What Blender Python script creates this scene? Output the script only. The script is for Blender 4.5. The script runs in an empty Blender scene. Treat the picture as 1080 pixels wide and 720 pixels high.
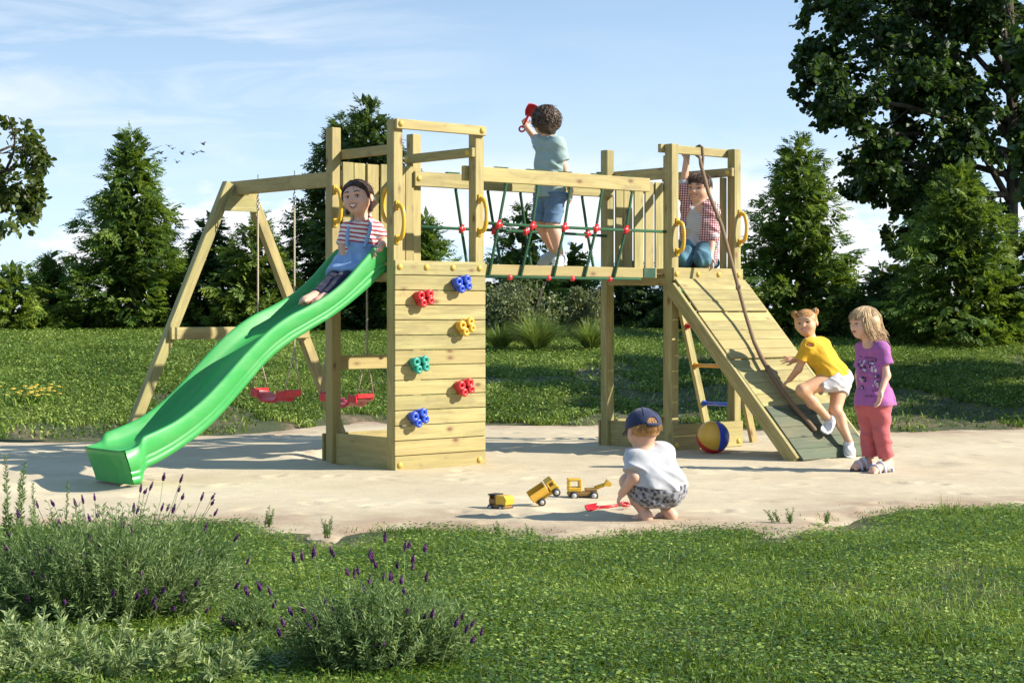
import bpy, math, random
import numpy as np
from mathutils import Vector, Matrix

random.seed(7)
RNG = np.random.default_rng(11)
SC = bpy.context.scene
COL = SC.collection
F_PX, HORIZON, CAM_H = 1888.74, 329.52, 1.1      # calibrated from the photograph (1080 px wide)
YAW = math.radians(40.865)
FRAME_O = np.array([-0.820, 12.395])
CY, SY = math.cos(YAW), math.sin(YAW)


def at(px, py, Y):
    """world point seen at pixel (px, py) at distance Y from the camera"""
    return np.array([(px - 540) / F_PX * Y, Y, CAM_H - (py - HORIZON) / F_PX * Y])


def ground_at(px, py, z=0.0):
    Y = (CAM_H - z) * F_PX / (py - HORIZON)
    return np.array([(px - 540) / F_PX * Y, Y, z])


def uvz(u, v, z):
    return np.array([FRAME_O[0] + u * CY - v * SY, FRAME_O[1] + u * SY + v * CY, z])


def nrm(a):
    a = np.asarray(a, float)
    return a / (np.linalg.norm(a) + 1e-12)


# ---------------------------------------------------------------- objects and tags
def link(name, data, parent=None, loc=None):
    o = bpy.data.objects.new(name, data)
    COL.objects.link(o)
    if parent is not None:
        o.parent = parent
    if loc is not None:
        o.location = Vector(loc)
    return o


def tag(o, label=None, cat=None, group=None, kind=None):
    if label: o['label'] = label
    if cat: o['category'] = cat
    if group: o['group'] = group
    if kind: o['kind'] = kind
    return o


def empty(name, loc=(0, 0, 0), rz=0.0, parent=None):
    o = link(name, None, parent, loc)
    o.rotation_euler = (0, 0, rz)
    o.empty_display_size = 0.1
    return o


def np_mesh(name, verts, faces, mats=(), smooth=False, mi=None, attrs=None):
    """faces: (n,k) array or list of such arrays"""
    me = bpy.data.meshes.new(name)
    verts = np.asarray(verts, np.float32)
    fl = faces if isinstance(faces, list) else [faces]
    fl = [np.asarray(f, np.int32) for f in fl if len(f)]
    loops = np.concatenate([f.ravel() for f in fl])
    counts = np.concatenate([np.full(len(f), f.shape[1], np.int32) for f in fl])
    starts = np.concatenate([[0], np.cumsum(counts)[:-1]]).astype(np.int32)
    me.vertices.add(len(verts)); me.vertices.foreach_set('co', verts.ravel())
    me.loops.add(len(loops)); me.loops.foreach_set('vertex_index', loops)
    me.polygons.add(len(counts))
    me.polygons.foreach_set('loop_start', starts)
    me.polygons.foreach_set('loop_total', counts)
    if smooth is not False:
        me.polygons.foreach_set('use_smooth', np.full(len(counts), bool(smooth)))
    else:
        me.polygons.foreach_set('use_smooth', np.zeros(len(counts), bool))
    if mi is not None:
        me.polygons.foreach_set('material_index', np.asarray(mi, np.int32))
    for m in (mats if isinstance(mats, (list, tuple)) else [mats]):
        me.materials.append(m)
    for k, v in (attrs or {}).items():
        v = np.asarray(v, np.float32)
        t = 'FLOAT_VECTOR' if v.ndim == 2 else 'FLOAT'
        a = me.attributes.new(k, t, 'POINT')
        a.data.foreach_set('vector' if v.ndim == 2 else 'value', v.ravel())
    me.update(calc_edges=True)
    me.validate()
    return me


class MB:
    """collects shapes into ONE mesh"""
    def __init__(self):
        self.v, self.f, self.m, self.s, self.gl, self.tn = [], [], [], [], [], []

    def add(self, verts, faces, mi=0, smooth=False, gl=None, tone=None):
        b = len(self.v)
        verts = [tuple(float(c) for c in p) for p in verts]
        self.v += verts
        self.gl += [tuple(p) for p in (gl if gl is not None else verts)]
        t = random.random() if tone is None else tone
        self.tn += [t] * len(verts)
        for f in faces:
            self.f.append(tuple(i + b for i in f)); self.m.append(mi); self.s.append(smooth)

    def obox(self, c, ax, h, ch=0.004, mi=0, tone=None):
        """chamfered box; ax = 3 axis vectors, h = half sizes; grain runs along ax[0]"""
        c = np.asarray(c, float); ax = [nrm(a) for a in ax]; h = list(h)
        ch = min(ch, min(h) * 0.45)
        idx, vs, loc = {}, [], []
        for sx in (-1, 1):
            for sy in (-1, 1):
                for sz in (-1, 1):
                    s = (sx, sy, sz)
                    for k in range(3):
                        l = [s[j] * (h[j] if j == k else h[j] - ch) for j in range(3)]
                        idx[(s, k)] = len(vs); loc.append(l)
                        vs.append(c + sum(ax[j] * l[j] for j in range(3)))
        fs = []
        for k in range(3):
            a, b = [j for j in range(3) if j != k]
            for s in (-1, 1):
                q = []
                for (p, r) in ((-1, -1), (1, -1), (1, 1), (-1, 1)):
                    t = [0, 0, 0]; t[k] = s; t[a] = p; t[b] = r
                    q.append(idx[(tuple(t), k)])
                fs.append(q)
        for k in range(3):
            a, b = [j for j in range(3) if j != k]
            for sa in (-1, 1):
                for sb in (-1, 1):
                    q = []
                    for sk, w in ((-1, a), (1, a), (1, b), (-1, b)):
                        t = [0, 0, 0]; t[k] = sk; t[a] = sa; t[b] = sb
                        q.append(idx[(tuple(t), w)])
                    fs.append(q)
        for sx in (-1, 1):
            for sy in (-1, 1):
                for sz in (-1, 1):
                    fs.append([idx[((sx, sy, sz), k)] for k in range(3)])
        out = []
        for f in fs:
            p = [vs[i] for i in f]
            n = np.cross(p[1] - p[0], p[2] - p[0]); m = sum(p) / len(p) - c
            out.append(f if np.dot(n, m) > 0 else f[::-1])
        off = np.array([random.uniform(0, 50), random.uniform(0, 50), random.uniform(0, 50)])
        self.add(vs, out, mi, False, [np.array(l) + off for l in loc], tone)

    def box(self, lo, hi, along=0, ch=0.004, mi=0, tone=None):
        lo = np.array(lo, float); hi = np.array(hi, float)
        order = [along] + [k for k in range(3) if k != along]
        E = np.eye(3); h = (hi - lo) / 2
        self.obox((lo + hi) / 2, [E[k] for k in order], [abs(h[k]) for k in order], ch, mi, tone)

    def beam(self, a, b, w, t, side, ch=0.004, mi=0, tone=None):
        """bar from a to b, width w along 'side', thickness t across"""
        a = np.asarray(a, float); b = np.asarray(b, float)
        d = nrm(b - a); s = np.asarray(side, float); s = nrm(s - d * np.dot(s, d)); n = np.cross(d, s)
        self.obox((a + b) / 2, [d, s, n], [np.linalg.norm(b - a) / 2, w / 2, t / 2], ch, mi, tone)

    def tube(self, pts, r, n=8, mi=0, caps=True, smooth=True, tone=None):
        pts = [np.asarray(p, float) for p in pts]
        R = r if hasattr(r, '__len__') else [r] * len(pts)
        vs, fs, gl = [], [], []
        ref = None; L = 0
        for i, p in enumerate(pts):
            t = nrm(pts[min(i + 1, len(pts) - 1)] - pts[max(i - 1, 0)])
            if ref is None:
                ref = np.array([0, 0, 1.0]) if abs(t[2]) < .9 else np.array([1.0, 0, 0])
            a = nrm(ref - t * np.dot(ref, t)); ref = a; b = np.cross(t, a)
            if i: L += np.linalg.norm(p - pts[i - 1])
            for k in range(n):
                q = 2 * math.pi * k / n
                vs.append(p + (a * math.cos(q) + b * math.sin(q)) * R[i]); gl.append((L, R[i] * 2 * q, 0))
        for i in range(len(pts) - 1):
            for k in range(n):
                k2 = (k + 1) % n
                fs.append([i * n + k, i * n + k2, (i + 1) * n + k2, (i + 1) * n + k])
        if caps:
            fs.append(list(range(n))[::-1]); fs.append([(len(pts) - 1) * n + k for k in range(n)])
        self.add(vs, fs, mi, smooth, gl, tone)

    def ball(self, c, r, nu=14, nv=9, mi=0, R=None, tone=None, half=False):
        c = np.asarray(c, float); r = np.asarray(r if hasattr(r, '__len__') else [r] * 3, float)
        R = np.eye(3) if R is None else np.asarray(R, float)
        vs, fs = [], []
        for j in range(nv + 1):
            ph = math.pi * j / nv * (.5 if half else 1)
            for i in range(nu):
                a = 2 * math.pi * i / nu
                l = np.array([math.sin(ph) * math.cos(a), math.sin(ph) * math.sin(a), math.cos(ph)]) * r
                vs.append(c + R @ l)
        for j in range(nv):
            for i in range(nu):
                i2 = (i + 1) % nu
                fs.append([j * nu + i, (j + 1) * nu + i, (j + 1) * nu + i2, j * nu + i2])
        self.add(vs, fs, mi, True, None, tone)

    def cyl(self, a, b, r, n=16, mi=0, r2=None):
        self.tube([a, b], [r, r if r2 is None else r2], n, mi, True, False)

    def prism(self, poly, origin, ex, ey, depth, mi=0):
        """polygon (2D list) extruded symmetrically along ex x ey"""
        o = np.asarray(origin, float); ex = nrm(ex); ey = nrm(ey); ez = np.cross(ex, ey)
        n = len(poly)
        a = [o + ex * p[0] + ey * p[1] - ez * depth / 2 for p in poly]
        b = [o + ex * p[0] + ey * p[1] + ez * depth / 2 for p in poly]
        gl = [(p[0], p[1], 0) for p in poly] + [(p[0], p[1], depth) for p in poly]
        fs = [list(range(n))[::-1], list(range(n, 2 * n))]
        for i in range(n):
            j = (i + 1) % n
            fs.append([i, j, n + j, n + i])
        self.add(a + b, fs, mi, False, gl)

    def build(self, name, mats, parent=None, loc=None, label=None):
        me = bpy.data.meshes.new(name)
        me.from_pydata(self.v, [], self.f)
        for m in (mats if isinstance(mats, (list, tuple)) else [mats]):
            me.materials.append(m)
        me.polygons.foreach_set('material_index', np.array(self.m, np.int32))
        me.polygons.foreach_set('use_smooth', np.array(self.s, bool))
        a = me.attributes.new('gl', 'FLOAT_VECTOR', 'POINT'); a.data.foreach_set('vector', np.array(self.gl, np.float32).ravel())
        a = me.attributes.new('tone', 'FLOAT', 'POINT'); a.data.foreach_set('value', np.array(self.tn, np.float32))
        me.update()
        o = link(name, me, parent, loc)
        if label: o['label'] = label
        return o


# ---------------------------------------------------------------- smooth noise (numpy)
_PERM = np.random.default_rng(5).random((64, 64, 64)).astype(np.float32)


def vnoise(p, scale=1.0):
    """value noise 0..1 at points p (n,3) or (n,2)"""
    p = np.asarray(p, float) * scale
    if p.shape[1] == 2:
        p = np.concatenate([p, np.zeros((len(p), 1))], 1)
    i = np.floor(p).astype(int); f = p - i; f = f * f * (3 - 2 * f)
    r = 0
    for dx in (0, 1):
        for dy in (0, 1):
            for dz in (0, 1):
                w = (f[:, 0] if dx else 1 - f[:, 0]) * (f[:, 1] if dy else 1 - f[:, 1]) * (f[:, 2] if dz else 1 - f[:, 2])
                r = r + w * _PERM[(i[:, 0] + dx) & 63, (i[:, 1] + dy) & 63, (i[:, 2] + dz) & 63]
    return r


def fbm(p, scale, oct=3):
    r, a, t = 0, 1, 0
    for k in range(oct):
        r = r + a * vnoise(np.asarray(p) + 13.7 * k, scale * 2 ** k); t += a; a *= .5
    return r / t
# ---------------------------------------------------------------- materials (all procedural)
class NT:
    def __init__(self, name):
        self.m = bpy.data.materials.new(name); self.m.use_nodes = True
        self.t = self.m.node_tree; self.t.nodes.clear()
        self.out = self.n('ShaderNodeOutputMaterial')

    def n(self, typ, **kw):
        x = self.t.nodes.new(typ)
        for k, v in kw.items():
            if k.startswith('i_'):
                x.inputs[k[2:].replace('_', ' ')].default_value = v
            else:
                setattr(x, k, v)
        return x

    def l(self, a, b): self.t.links.new(a, b)

    def attr(self, name): return self.n('ShaderNodeAttribute', attribute_name=name)

    def mapping(self, src, scale=(1, 1, 1), loc=(0, 0, 0)):
        m = self.n('ShaderNodeMapping'); m.inputs['Scale'].default_value = scale; m.inputs['Location'].default_value = loc
        self.l(src, m.inputs['Vector']); return m.outputs['Vector']

    def noise(self, vec, scale, detail=4, rough=.55, dist=0):
        x = self.n('ShaderNodeTexNoise'); x.inputs['Scale'].default_value = scale; x.inputs['Detail'].default_value = detail
        x.inputs['Roughness'].default_value = rough; x.inputs['Distortion'].default_value = dist
        if vec is not None: self.l(vec, x.inputs['Vector'])
        return x.outputs['Fac']

    def ramp(self, fac, stops, interp='LINEAR'):
        r = self.n('ShaderNodeValToRGB'); e = r.color_ramp.elements; r.color_ramp.interpolation = interp
        while len(e) < len(stops): e.new(.5)
        for el, (p, c) in zip(e, stops):
            el.position = p; el.color = (c if len(c) == 4 else (*c, 1)) if hasattr(c, '__len__') else (c, c, c, 1)
        self.l(fac, r.inputs['Fac']); return r.outputs['Color']

    def mix(self, fac, a, b, mode='MIX'):
        x = self.n('ShaderNodeMix', data_type='RGBA', blend_type=mode)
        for s, v in ((x.inputs[0], fac), (x.inputs[6], a), (x.inputs[7], b)):
            if hasattr(v, 'is_linked'): self.l(v, s)
            elif hasattr(v, '__len__'): s.default_value = (*v, 1) if len(v) == 3 else v
            else: s.default_value = v
        return x.outputs[2]

    def math(self, op, a, b=0.0, clamp=False):
        x = self.n('ShaderNodeMath', operation=op, use_clamp=clamp)
        for s, v in ((x.inputs[0], a), (x.inputs[1], b)):
            if hasattr(v, 'is_linked'): self.l(v, s)
            else: s.default_value = v
        return x.outputs[0]

    def bump(self, h, strength=.3, dist=.01):
        b = self.n('ShaderNodeBump'); b.inputs['Strength'].default_value = strength; b.inputs['Distance'].default_value = dist
        self.l(h, b.inputs['Height']); return b.outputs['Normal']

    def principled(self, color, rough=.6, normal=None, **kw):
        p = self.n('ShaderNodeBsdfPrincipled')
        for s, v in ((p.inputs['Base Color'], color), (p.inputs['Roughness'], rough)):
            if hasattr(v, 'is_linked'): self.l(v, s)
            elif hasattr(v, '__len__'): s.default_value = (*v, 1) if len(v) == 3 else v
            else: s.default_value = v
        for k, v in kw.items(): p.inputs[k.replace('_', ' ')].default_value = v
        if normal is not None: self.l(normal, p.inputs['Normal'])
        self.l(p.outputs[0], self.out.inputs['Surface'])
        return p


def wood(name, c1, c2, c3, rough=.68, green=.35):
    T = NT(name)
    g = T.attr('gl').outputs['Vector']; tone = T.attr('tone').outputs['Fac']
    fine = T.noise(T.mapping(g, (3.5, 60, 60)), 1, 6, .6)
    broad = T.noise(T.mapping(g, (.9, 11, 11)), 1, 4, .55, .8)
    ring = T.n('ShaderNodeTexWave', wave_type='BANDS', bands_direction='Y')
    ring.inputs['Scale'].default_value = 1; ring.inputs['Distortion'].default_value = 7; ring.inputs['Detail'].default_value = 2
    T.l(T.mapping(g, (.8, 16, 16)), ring.inputs['Vector'])
    col = T.ramp(broad, [(.3, c1), (.52, c2), (.75, c3)])
    col = T.mix(T.math('MULTIPLY', ring.outputs['Fac'], .26), col, tuple(x * .62 for x in c2))
    col = T.mix(T.ramp(fine, [(.38, 0.50), (.58, 0)]), col, tuple(x * .5 for x in c1))
    # greenish pressure-treatment patches
    gp = T.noise(T.mapping(g, (1.1, 4, 4)), 1, 3)
    col = T.mix(T.math('MULTIPLY', T.ramp(gp, [(.45, 0), (.7, 1)]), green), col, (c2[0] * .80, c2[1] * .97, c2[2] * .78))
    # board to board tone
    col = T.mix(T.ramp(tone, [(0, .0), (1, .60)]), col, (c3[0] * .97, c3[1] * .80, c3[2] * .66))
    col = T.mix(T.ramp(T.math('FRACT', T.math('MULTIPLY', tone, 7.3)), [(0, 0), (1, .34)]), col, (c1[0] * .70, c1[1] * .70, c1[2] * .72))
    # weather stains and scuffs with shapes of their own
    ob = T.n('ShaderNodeTexCoord').outputs['Object']
    stn = T.noise(T.mapping(g, (2.2, 7, 7)), 1.3, 6, .65, .6)
    col = T.mix(T.ramp(stn, [(.52, 0), (.70, .55)]), col, (.20, .155, .07))
    scf = T.noise(ob, 7.0, 6, .7)
    col = T.mix(T.ramp(scf, [(.60, 0), (.72, .40)]), col, (.17, .13, .075))
    # knots
    v = T.n('ShaderNodeTexVoronoi'); v.inputs['Scale'].default_value = 1
    T.l(T.mapping(g, (5.5, 11, 11)), v.inputs['Vector'])
    sep = T.n('ShaderNodeSeparateColor'); T.l(v.outputs['Color'], sep.inputs[0])
    keep = T.ramp(sep.outputs[0], [(.74, 0), (.76, 1)])
    k = T.ramp(v.outputs['Distance'], [(.09, 1), (.17, .35), (.30, 0)])
    kk = T.math('MULTIPLY', keep, k)
    col = T.mix(kk, col, (.17, .085, .035) if c1[0] > .2 else tuple(x * .45 for x in c1))
    # end-of-life dirt, drying cracks
    cr = T.noise(T.mapping(g, (1.3, 90, 90)), 1, 3)
    crk = T.ramp(cr, [(.22, 1), (.29, 0)])
    col = T.mix(T.math('MULTIPLY', crk, .55), col, (.12, .075, .035))
    h = T.math('SUBTRACT', fine, T.math('MULTIPLY', crk, .8))
    T.principled(col, rough, T.bump(h, .35, .004))
    return T.m


def plastic(name, c, rough=.35, bump=0.0, var=.10):
    T = NT(name)
    co = T.n('ShaderNodeTexCoord').outputs['Object']
    n = T.noise(co, 9, 4)
    col = T.mix(T.ramp(n, [(.35, 0), (.75, var * 3)]), c, tuple(x * .72 + .012 for x in c))
    dd = T.noise(co, 16, 6, .7)
    col = T.mix(T.ramp(dd, [(.52, 0), (.74, .20)]), col, (.42, .36, .26))
    r = T.ramp(T.noise(co, 30, 5), [(.3, rough * .8), (.8, min(1, rough * 1.35))])
    T.principled(col, r, T.bump(T.noise(co, 60, 3), max(bump, .04), .003))
    return T.m


def cloth(name, fn, rough=.85, weave=900, strength=.25):
    """fn(T, gl) -> colour socket or tuple"""
    T = NT(name)
    g = T.attr('gl').outputs['Vector']
    col = fn(T, g)
    big = T.noise(g, 14, 4)
    col = T.mix(T.ramp(big, [(.3, .16), (.7, 0)]), col, (.0, .0, .0), 'MIX')
    h = T.math('ADD', T.math('MULTIPLY', big, 1.0), T.math('MULTIPLY', T.noise(g, weave, 2), .12))
    p = T.principled(col, rough, T.bump(h, strength, .02))
    p.inputs['Sheen Weight'].default_value = .15
    return T.m


def leafmat(name, dark, mid, lite, trans=.35, rough=.5, spec=.3, scale_noise=2.0):
    T = NT(name)
    tone = T.attr('tone').outputs['Fac']
    pos = T.n('ShaderNodeTexCoord').outputs['Object']
    patch = T.noise(pos, scale_noise, 3)
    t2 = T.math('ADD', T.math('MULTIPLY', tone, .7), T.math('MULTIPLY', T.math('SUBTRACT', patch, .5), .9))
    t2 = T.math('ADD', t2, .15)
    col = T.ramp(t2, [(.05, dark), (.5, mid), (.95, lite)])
    p = T.principled(col, rough)
    p.inputs['Specular IOR Level'].default_value = spec
    tr = T.n('ShaderNodeBsdfTranslucent')
    T.l(T.mix(.5, col, (lite[0] * 1.2, lite[1] * 1.3, lite[2] * .5)), tr.inputs['Color'])
    mx = T.n('ShaderNodeMixShader'); mx.inputs[0].default_value = trans
    T.l(p.outputs[0], mx.inputs[1]); T.l(tr.outputs[0], mx.inputs[2])
    T.l(mx.outputs[0], T.out.inputs['Surface'])
    return T.m


def skinmat(name, c):
    T = NT(name)
    co = T.n('ShaderNodeTexCoord').outputs['Object']
    n = T.noise(co, 22, 4)
    col = T.mix(T.ramp(n, [(.4, 0), (.72, .45)]), c, (c[0] * .93, c[1] * .74, c[2] * .70))
    p = T.principled(col, .52, T.bump(T.noise(co, 240, 3), .08, .003))
    p.inputs['Subsurface Weight'].default_value = .12
    p.inputs['Subsurface Radius'].default_value = (.012, .005, .003)
    p.inputs['Subsurface Scale'].default_value = 1.0
    return T.m


def hairmat(name, c1, c2):
    T = NT(name)
    tone = T.attr('tone').outputs['Fac']
    col = T.ramp(tone, [(0, c1), (1, c2)])
    p = T.principled(col, .48)
    p.inputs['Specular IOR Level'].default_value = .4
    return T.m


def flat(name, c, rough=.5, **kw):
    T = NT(name)
    co = T.n('ShaderNodeTexCoord').outputs['Object']
    col = T.mix(T.ramp(T.noise(co, 40, 3), [(.35, .12), (.65, 0)]), c, tuple(x * .6 for x in c))
    T.principled(col, rough, **kw)
    return T.m


M = {}
M['wood'] = wood('pine_wood', (.275, .222, .078), (.415, .366, .148), (.50, .452, .215))
M['wood_dark'] = wood('deck_wood', (.42, .36, .18), (.52, .45, .235), (.56, .49, .27), green=.5)  # paler wood colours with stronger green patches
M['wood_green_shaded'] = wood('green_shaded_wood', (.060, .080, .048), (.105, .132, .082), (.15, .178, .115), green=.7)  # green-tinted boards, darkened further by shade put into the colour
M['capyellow'] = plastic('ochre_plastic', (.62, .42, .07), .4)
M['handle'] = plastic('yellow_handle_plastic', (.72, .42, .03), .32)
M['slide'] = plastic('green_slide_plastic', (.062, .43, .105), .40, .05, .07)
def slide_mat():
    T = NT('green_slide_plastic'); co = T.n('ShaderNodeTexCoord').outputs['Object']
    dust = T.noise(T.mapping(co, (1.4, 9, 3)), 2.2, 6, .65)
    col = T.mix(T.ramp(dust, [(.48, 0), (.76, .42)]), (.046, .345, .080), (.20, .38, .17))
    scr = T.noise(T.mapping(co, (2, 90, 12)), 1, 3, .6)
    col = T.mix(T.ramp(scr, [(.66, 0), (.72, .35)]), col, (.20, .50, .22))
    T.principled(col, T.ramp(dust, [(.35, .32), (.75, .62)]), T.bump(T.noise(co, 50, 3), .05, .003))
    return T.m


M['slide'] = slide_mat()
M['red'] = plastic('red_plastic', (.62, .022, .03), .3)
M['blue'] = plastic('blue_plastic', (.03, .085, .55), .3)
M['yellow'] = plastic('yellow_plastic', (.72, .42, .05), .32)
M['teal'] = plastic('teal_plastic', (.02, .30, .22), .32)
M['orange'] = plastic('orange_plastic', (.70, .33, .03), .35)
M['darkgreen'] = plastic('dark_green_plastic', (.006, .055, .024), .4)
M['black'] = plastic('black_rubber', (.02, .02, .022), .6)
M['metal'] = flat('galvanised_metal', (.45, .45, .46), .35, Metallic=.9)


def rope_mat(name, c):
    T = NT(name)
    g = T.attr('gl').outputs['Vector']
    w = T.n('ShaderNodeTexWave', wave_type='BANDS', bands_direction='DIAGONAL'); w.inputs['Scale'].default_value = 28
    T.l(g, w.inputs['Vector'])
    col = T.mix(T.math('MULTIPLY', w.outputs['Fac'], .5), c, tuple(x * .5 for x in c))
    T.principled(col, .85, T.bump(w.outputs['Fac'], .6, .004))
    return T.m


M['rope_green'] = rope_mat('green_rope', (.022, .105, .045))
M['rope_brown'] = rope_mat('brown_hemp_rope', (.25, .165, .10))
M['rope_pale'] = rope_mat('pale_hemp_rope', (.50, .42, .29))

M['skin'] = skinmat('skin', (.66, .40, .285))
M['skin_tan'] = skinmat('skin_warm', (.62, .35, .20))
M['skin_pale'] = skinmat('skin_pale', (.70, .47, .37))
M['lip'] = flat('lip', (.50, .16, .13), .4)
M['mouth'] = flat('mouth_inside', (.12, .02, .02), .5)
M['tooth'] = flat('tooth', (.80, .77, .70), .3)
M['sclera'] = flat('eye_white', (.78, .77, .75), .2)
M['iris'] = flat('brown_iris', (.06, .03, .015), .15)
M['brow'] = flat('eyebrow', (.06, .035, .02), .7)
M['brow_fair'] = flat('fair_eyebrow', (.28, .17, .08), .7)
M['hair_dark'] = hairmat('dark_hair', (.018, .010, .008), (.13, .072, .050))
M['hair_curl'] = hairmat('brown_curls', (.03, .02, .014), (.13, .085, .055))
M['hair_ginger'] = hairmat('strawberry_hair', (.36, .17, .055), (.60, .34, .13))
M['hair_blond'] = hairmat('blond_hair', (.34, .22, .115), (.66, .48, .28))


def c_plain(c): return lambda T, g: T.mix(T.noise(g, 60, 3), c, tuple(x * .86 for x in c))


def c_stripes(T, g):
    s = T.n('ShaderNodeSeparateXYZ'); T.l(g, s.inputs[0])
    w = T.math('FRACT', T.math('ADD', T.math('MULTIPLY', s.outputs[2], 33.0), T.math('MULTIPLY', T.noise(g, 14, 2), .5)))
    return T.mix(T.ramp(w, [(.54, 0), (.60, 1), (.95, 1), (.99, 0)]), (.80, .77, .74), (.52, .045, .055))


def c_plaid(T, g):
    s = T.n('ShaderNodeSeparateXYZ'); T.l(g, s.inputs[0])
    a = T.math('FRACT', T.math('MULTIPLY', s.outputs[0], 52.0)); b = T.math('FRACT', T.math('MULTIPLY', s.outputs[2], 52.0))
    d = T.math('FRACT', T.math('MULTIPLY', s.outputs[1], 52.0))
    ra = T.ramp(a, [(.48, 0), (.52, 1)]); rb = T.ramp(b, [(.48, 0), (.52, 1)]); rd = T.ramp(d, [(.48, 0), (.52, 1)])
    k = T.math('ADD', T.math('MULTIPLY', ra, .5), T.math('MULTIPLY', rb, .5))
    return T.ramp(k, [(.0, (.74, .70, .70)), (.5, (.46, .17, .20)), (1, (.16, .02, .04))])


def c_denim(c, d): return lambda T, g: T.mix(T.ramp(T.noise(g, 9, 4), [(.3, 0), (.7, 1)]), c, d)


def c_leafprint(T, g):
    v = T.n('ShaderNodeTexVoronoi'); v.inputs['Scale'].default_value = 42; T.l(g, v.inputs['Vector'])
    n = T.noise(g, 70, 3)
    k = T.math('ADD', v.outputs['Distance'], T.math('MULTIPLY', T.math('SUBTRACT', n, .5), .8))
    return T.ramp(k, [(.34, (.05, .055, .08)), (.50, (.22, .22, .25)), (.85, (.40, .40, .42))])


M['shirt_stripe'] = cloth('red_white_striped_jersey', c_stripes)
M['denim_light'] = cloth('light_denim', c_denim((.20, .35, .60), (.30, .46, .70)))
M['denim_blue'] = cloth('blue_denim', c_denim((.06, .13, .26), (.15, .26, .42)))
M['jeans'] = cloth('faded_jeans', c_denim((.015, .05, .10), (.10, .27, .36)))
M['navy'] = cloth('navy_cotton', c_plain((.012, .014, .045)))
M['navy_cap'] = cloth('navy_cap_cotton', c_plain((.018, .028, .085)))
M['polo'] = cloth('pale_mint_polo', c_plain((.34, .47, .46)))
M['white'] = cloth('white_cotton', c_plain((.55, .55, .58)))
M['plaid'] = cloth('red_plaid_cotton', c_plaid)
M['mustard'] = cloth('yellow_cotton', c_plain((.78, .44, .012)))
M['purple'] = cloth('purple_jersey', c_plain((.38, .11, .36)))
M['coral'] = cloth('coral_cotton', c_plain((.55, .12, .13)))
M['leafprint'] = cloth('grey_leaf_print', c_leafprint)
M['shoe_white'] = flat('white_shoe', (.72, .72, .72), .6)
M['shoe_blue'] = flat('pale_blue_canvas', (.34, .46, .62), .8)
M['sandal'] = flat('grey_sandal_strap', (.50, .50, .58), .55)
M['sole'] = flat('dark_sole', (.05, .05, .06), .7)
M['print_dark'] = flat('dark_print', (.07, .04, .09), .8)
M['print_pale'] = flat('pale_print', (.60, .52, .60), .8)

M['grass'] = leafmat('lawn_grass', (.010, .032, .004), (.082, .168, .019), (.37, .46, .10), .25, .45, .25, 1.3)
M['grass_far'] = leafmat('bank_grass', (.014, .033, .005), (.092, .175, .024), (.37, .45, .11), .2, .5, .25, .8)
M['clover'] = leafmat('clover_leaf', (.014, .044, .006), (.078, .158, .016), (.40, .50, .11), .3, .32, .5, 1.6)
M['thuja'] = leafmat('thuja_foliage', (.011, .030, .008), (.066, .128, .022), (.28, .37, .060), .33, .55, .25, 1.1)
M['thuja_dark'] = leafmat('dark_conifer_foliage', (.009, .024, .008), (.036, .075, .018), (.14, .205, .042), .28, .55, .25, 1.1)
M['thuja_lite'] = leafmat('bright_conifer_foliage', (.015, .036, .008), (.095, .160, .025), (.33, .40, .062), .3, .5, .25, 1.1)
M['linden'] = leafmat('broad_leaf', (.010, .026, .009), (.030, .065, .014), (.08, .135, .026), .36, .45, .35, .7)  # dark leaf colours carry the painted shade of a backlit crown
M['linden_lite'] = leafmat('lit_broad_leaf', (.022, .042, .010), (.060, .095, .018), (.15, .18, .030), .35, .45, .35, .7)  # lighter copy of the broad leaf, sunlight put into its colours
M['variegated'] = leafmat('pale_variegated_leaf', (.06, .085, .035), (.16, .19, .085), (.34, .36, .20), .25, .55, .2, 1.5)
M['orngrass'] = leafmat('ornamental_grass', (.07, .12, .025), (.15, .22, .05), (.28, .34, .11), .4, .5, .3, 1.5)
M['lavleaf'] = leafmat('lavender_foliage', (.018, .048, .013), (.115, .195, .066), (.42, .51, .23), .3, .6, .2, 3)
M['silver'] = leafmat('silvery_foliage', (.05, .09, .03), (.20, .28, .11), (.50, .55, .28), .3, .6, .2, 3)
M['lavflower'] = leafmat('lavender_flower', (.022, .007, .030), (.085, .024, .105), (.24, .10, .28), .2, .7, .1, 8)
M['rosemary'] = leafmat('fresh_sprig_leaf', (.05, .10, .02), (.11, .19, .045), (.21, .30, .09), .3, .5, .3, 4)
M['yellowflower'] = flat('yellow_petal', (.62, .46, .06), .7)
M['bark'] = None


def bark():
    T = NT('tree_bark'); co = T.n('ShaderNodeTexCoord').outputs['Object']
    n = T.noise(T.mapping(co, (6, 6, 1.2)), 4, 6)
    T.principled(T.ramp(n, [(.3, (.035, .026, .018)), (.7, (.12, .095, .07))]), .9, T.bump(n, .8, .03))
    return T.m


M['bark'] = bark()


def soil():
    T = NT('soil_under_grass'); co = T.n('ShaderNodeTexCoord').outputs['Object']
    n = T.noise(co, 1.6, 6, .65); n2 = T.noise(co, 24, 6, .7)
    col = T.ramp(n, [(.36, (.040, .060, .018)), (.50, (.075, .085, .030)), (.62, (.22, .155, .095)), (.8, (.33, .245, .17))])
    col = T.mix(T.ramp(n2, [(.35, .75), (.6, 0)]), col, (.035, .042, .015))
    T.principled(col, .95, T.bump(n2, .7, .03))
    return T.m


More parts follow.
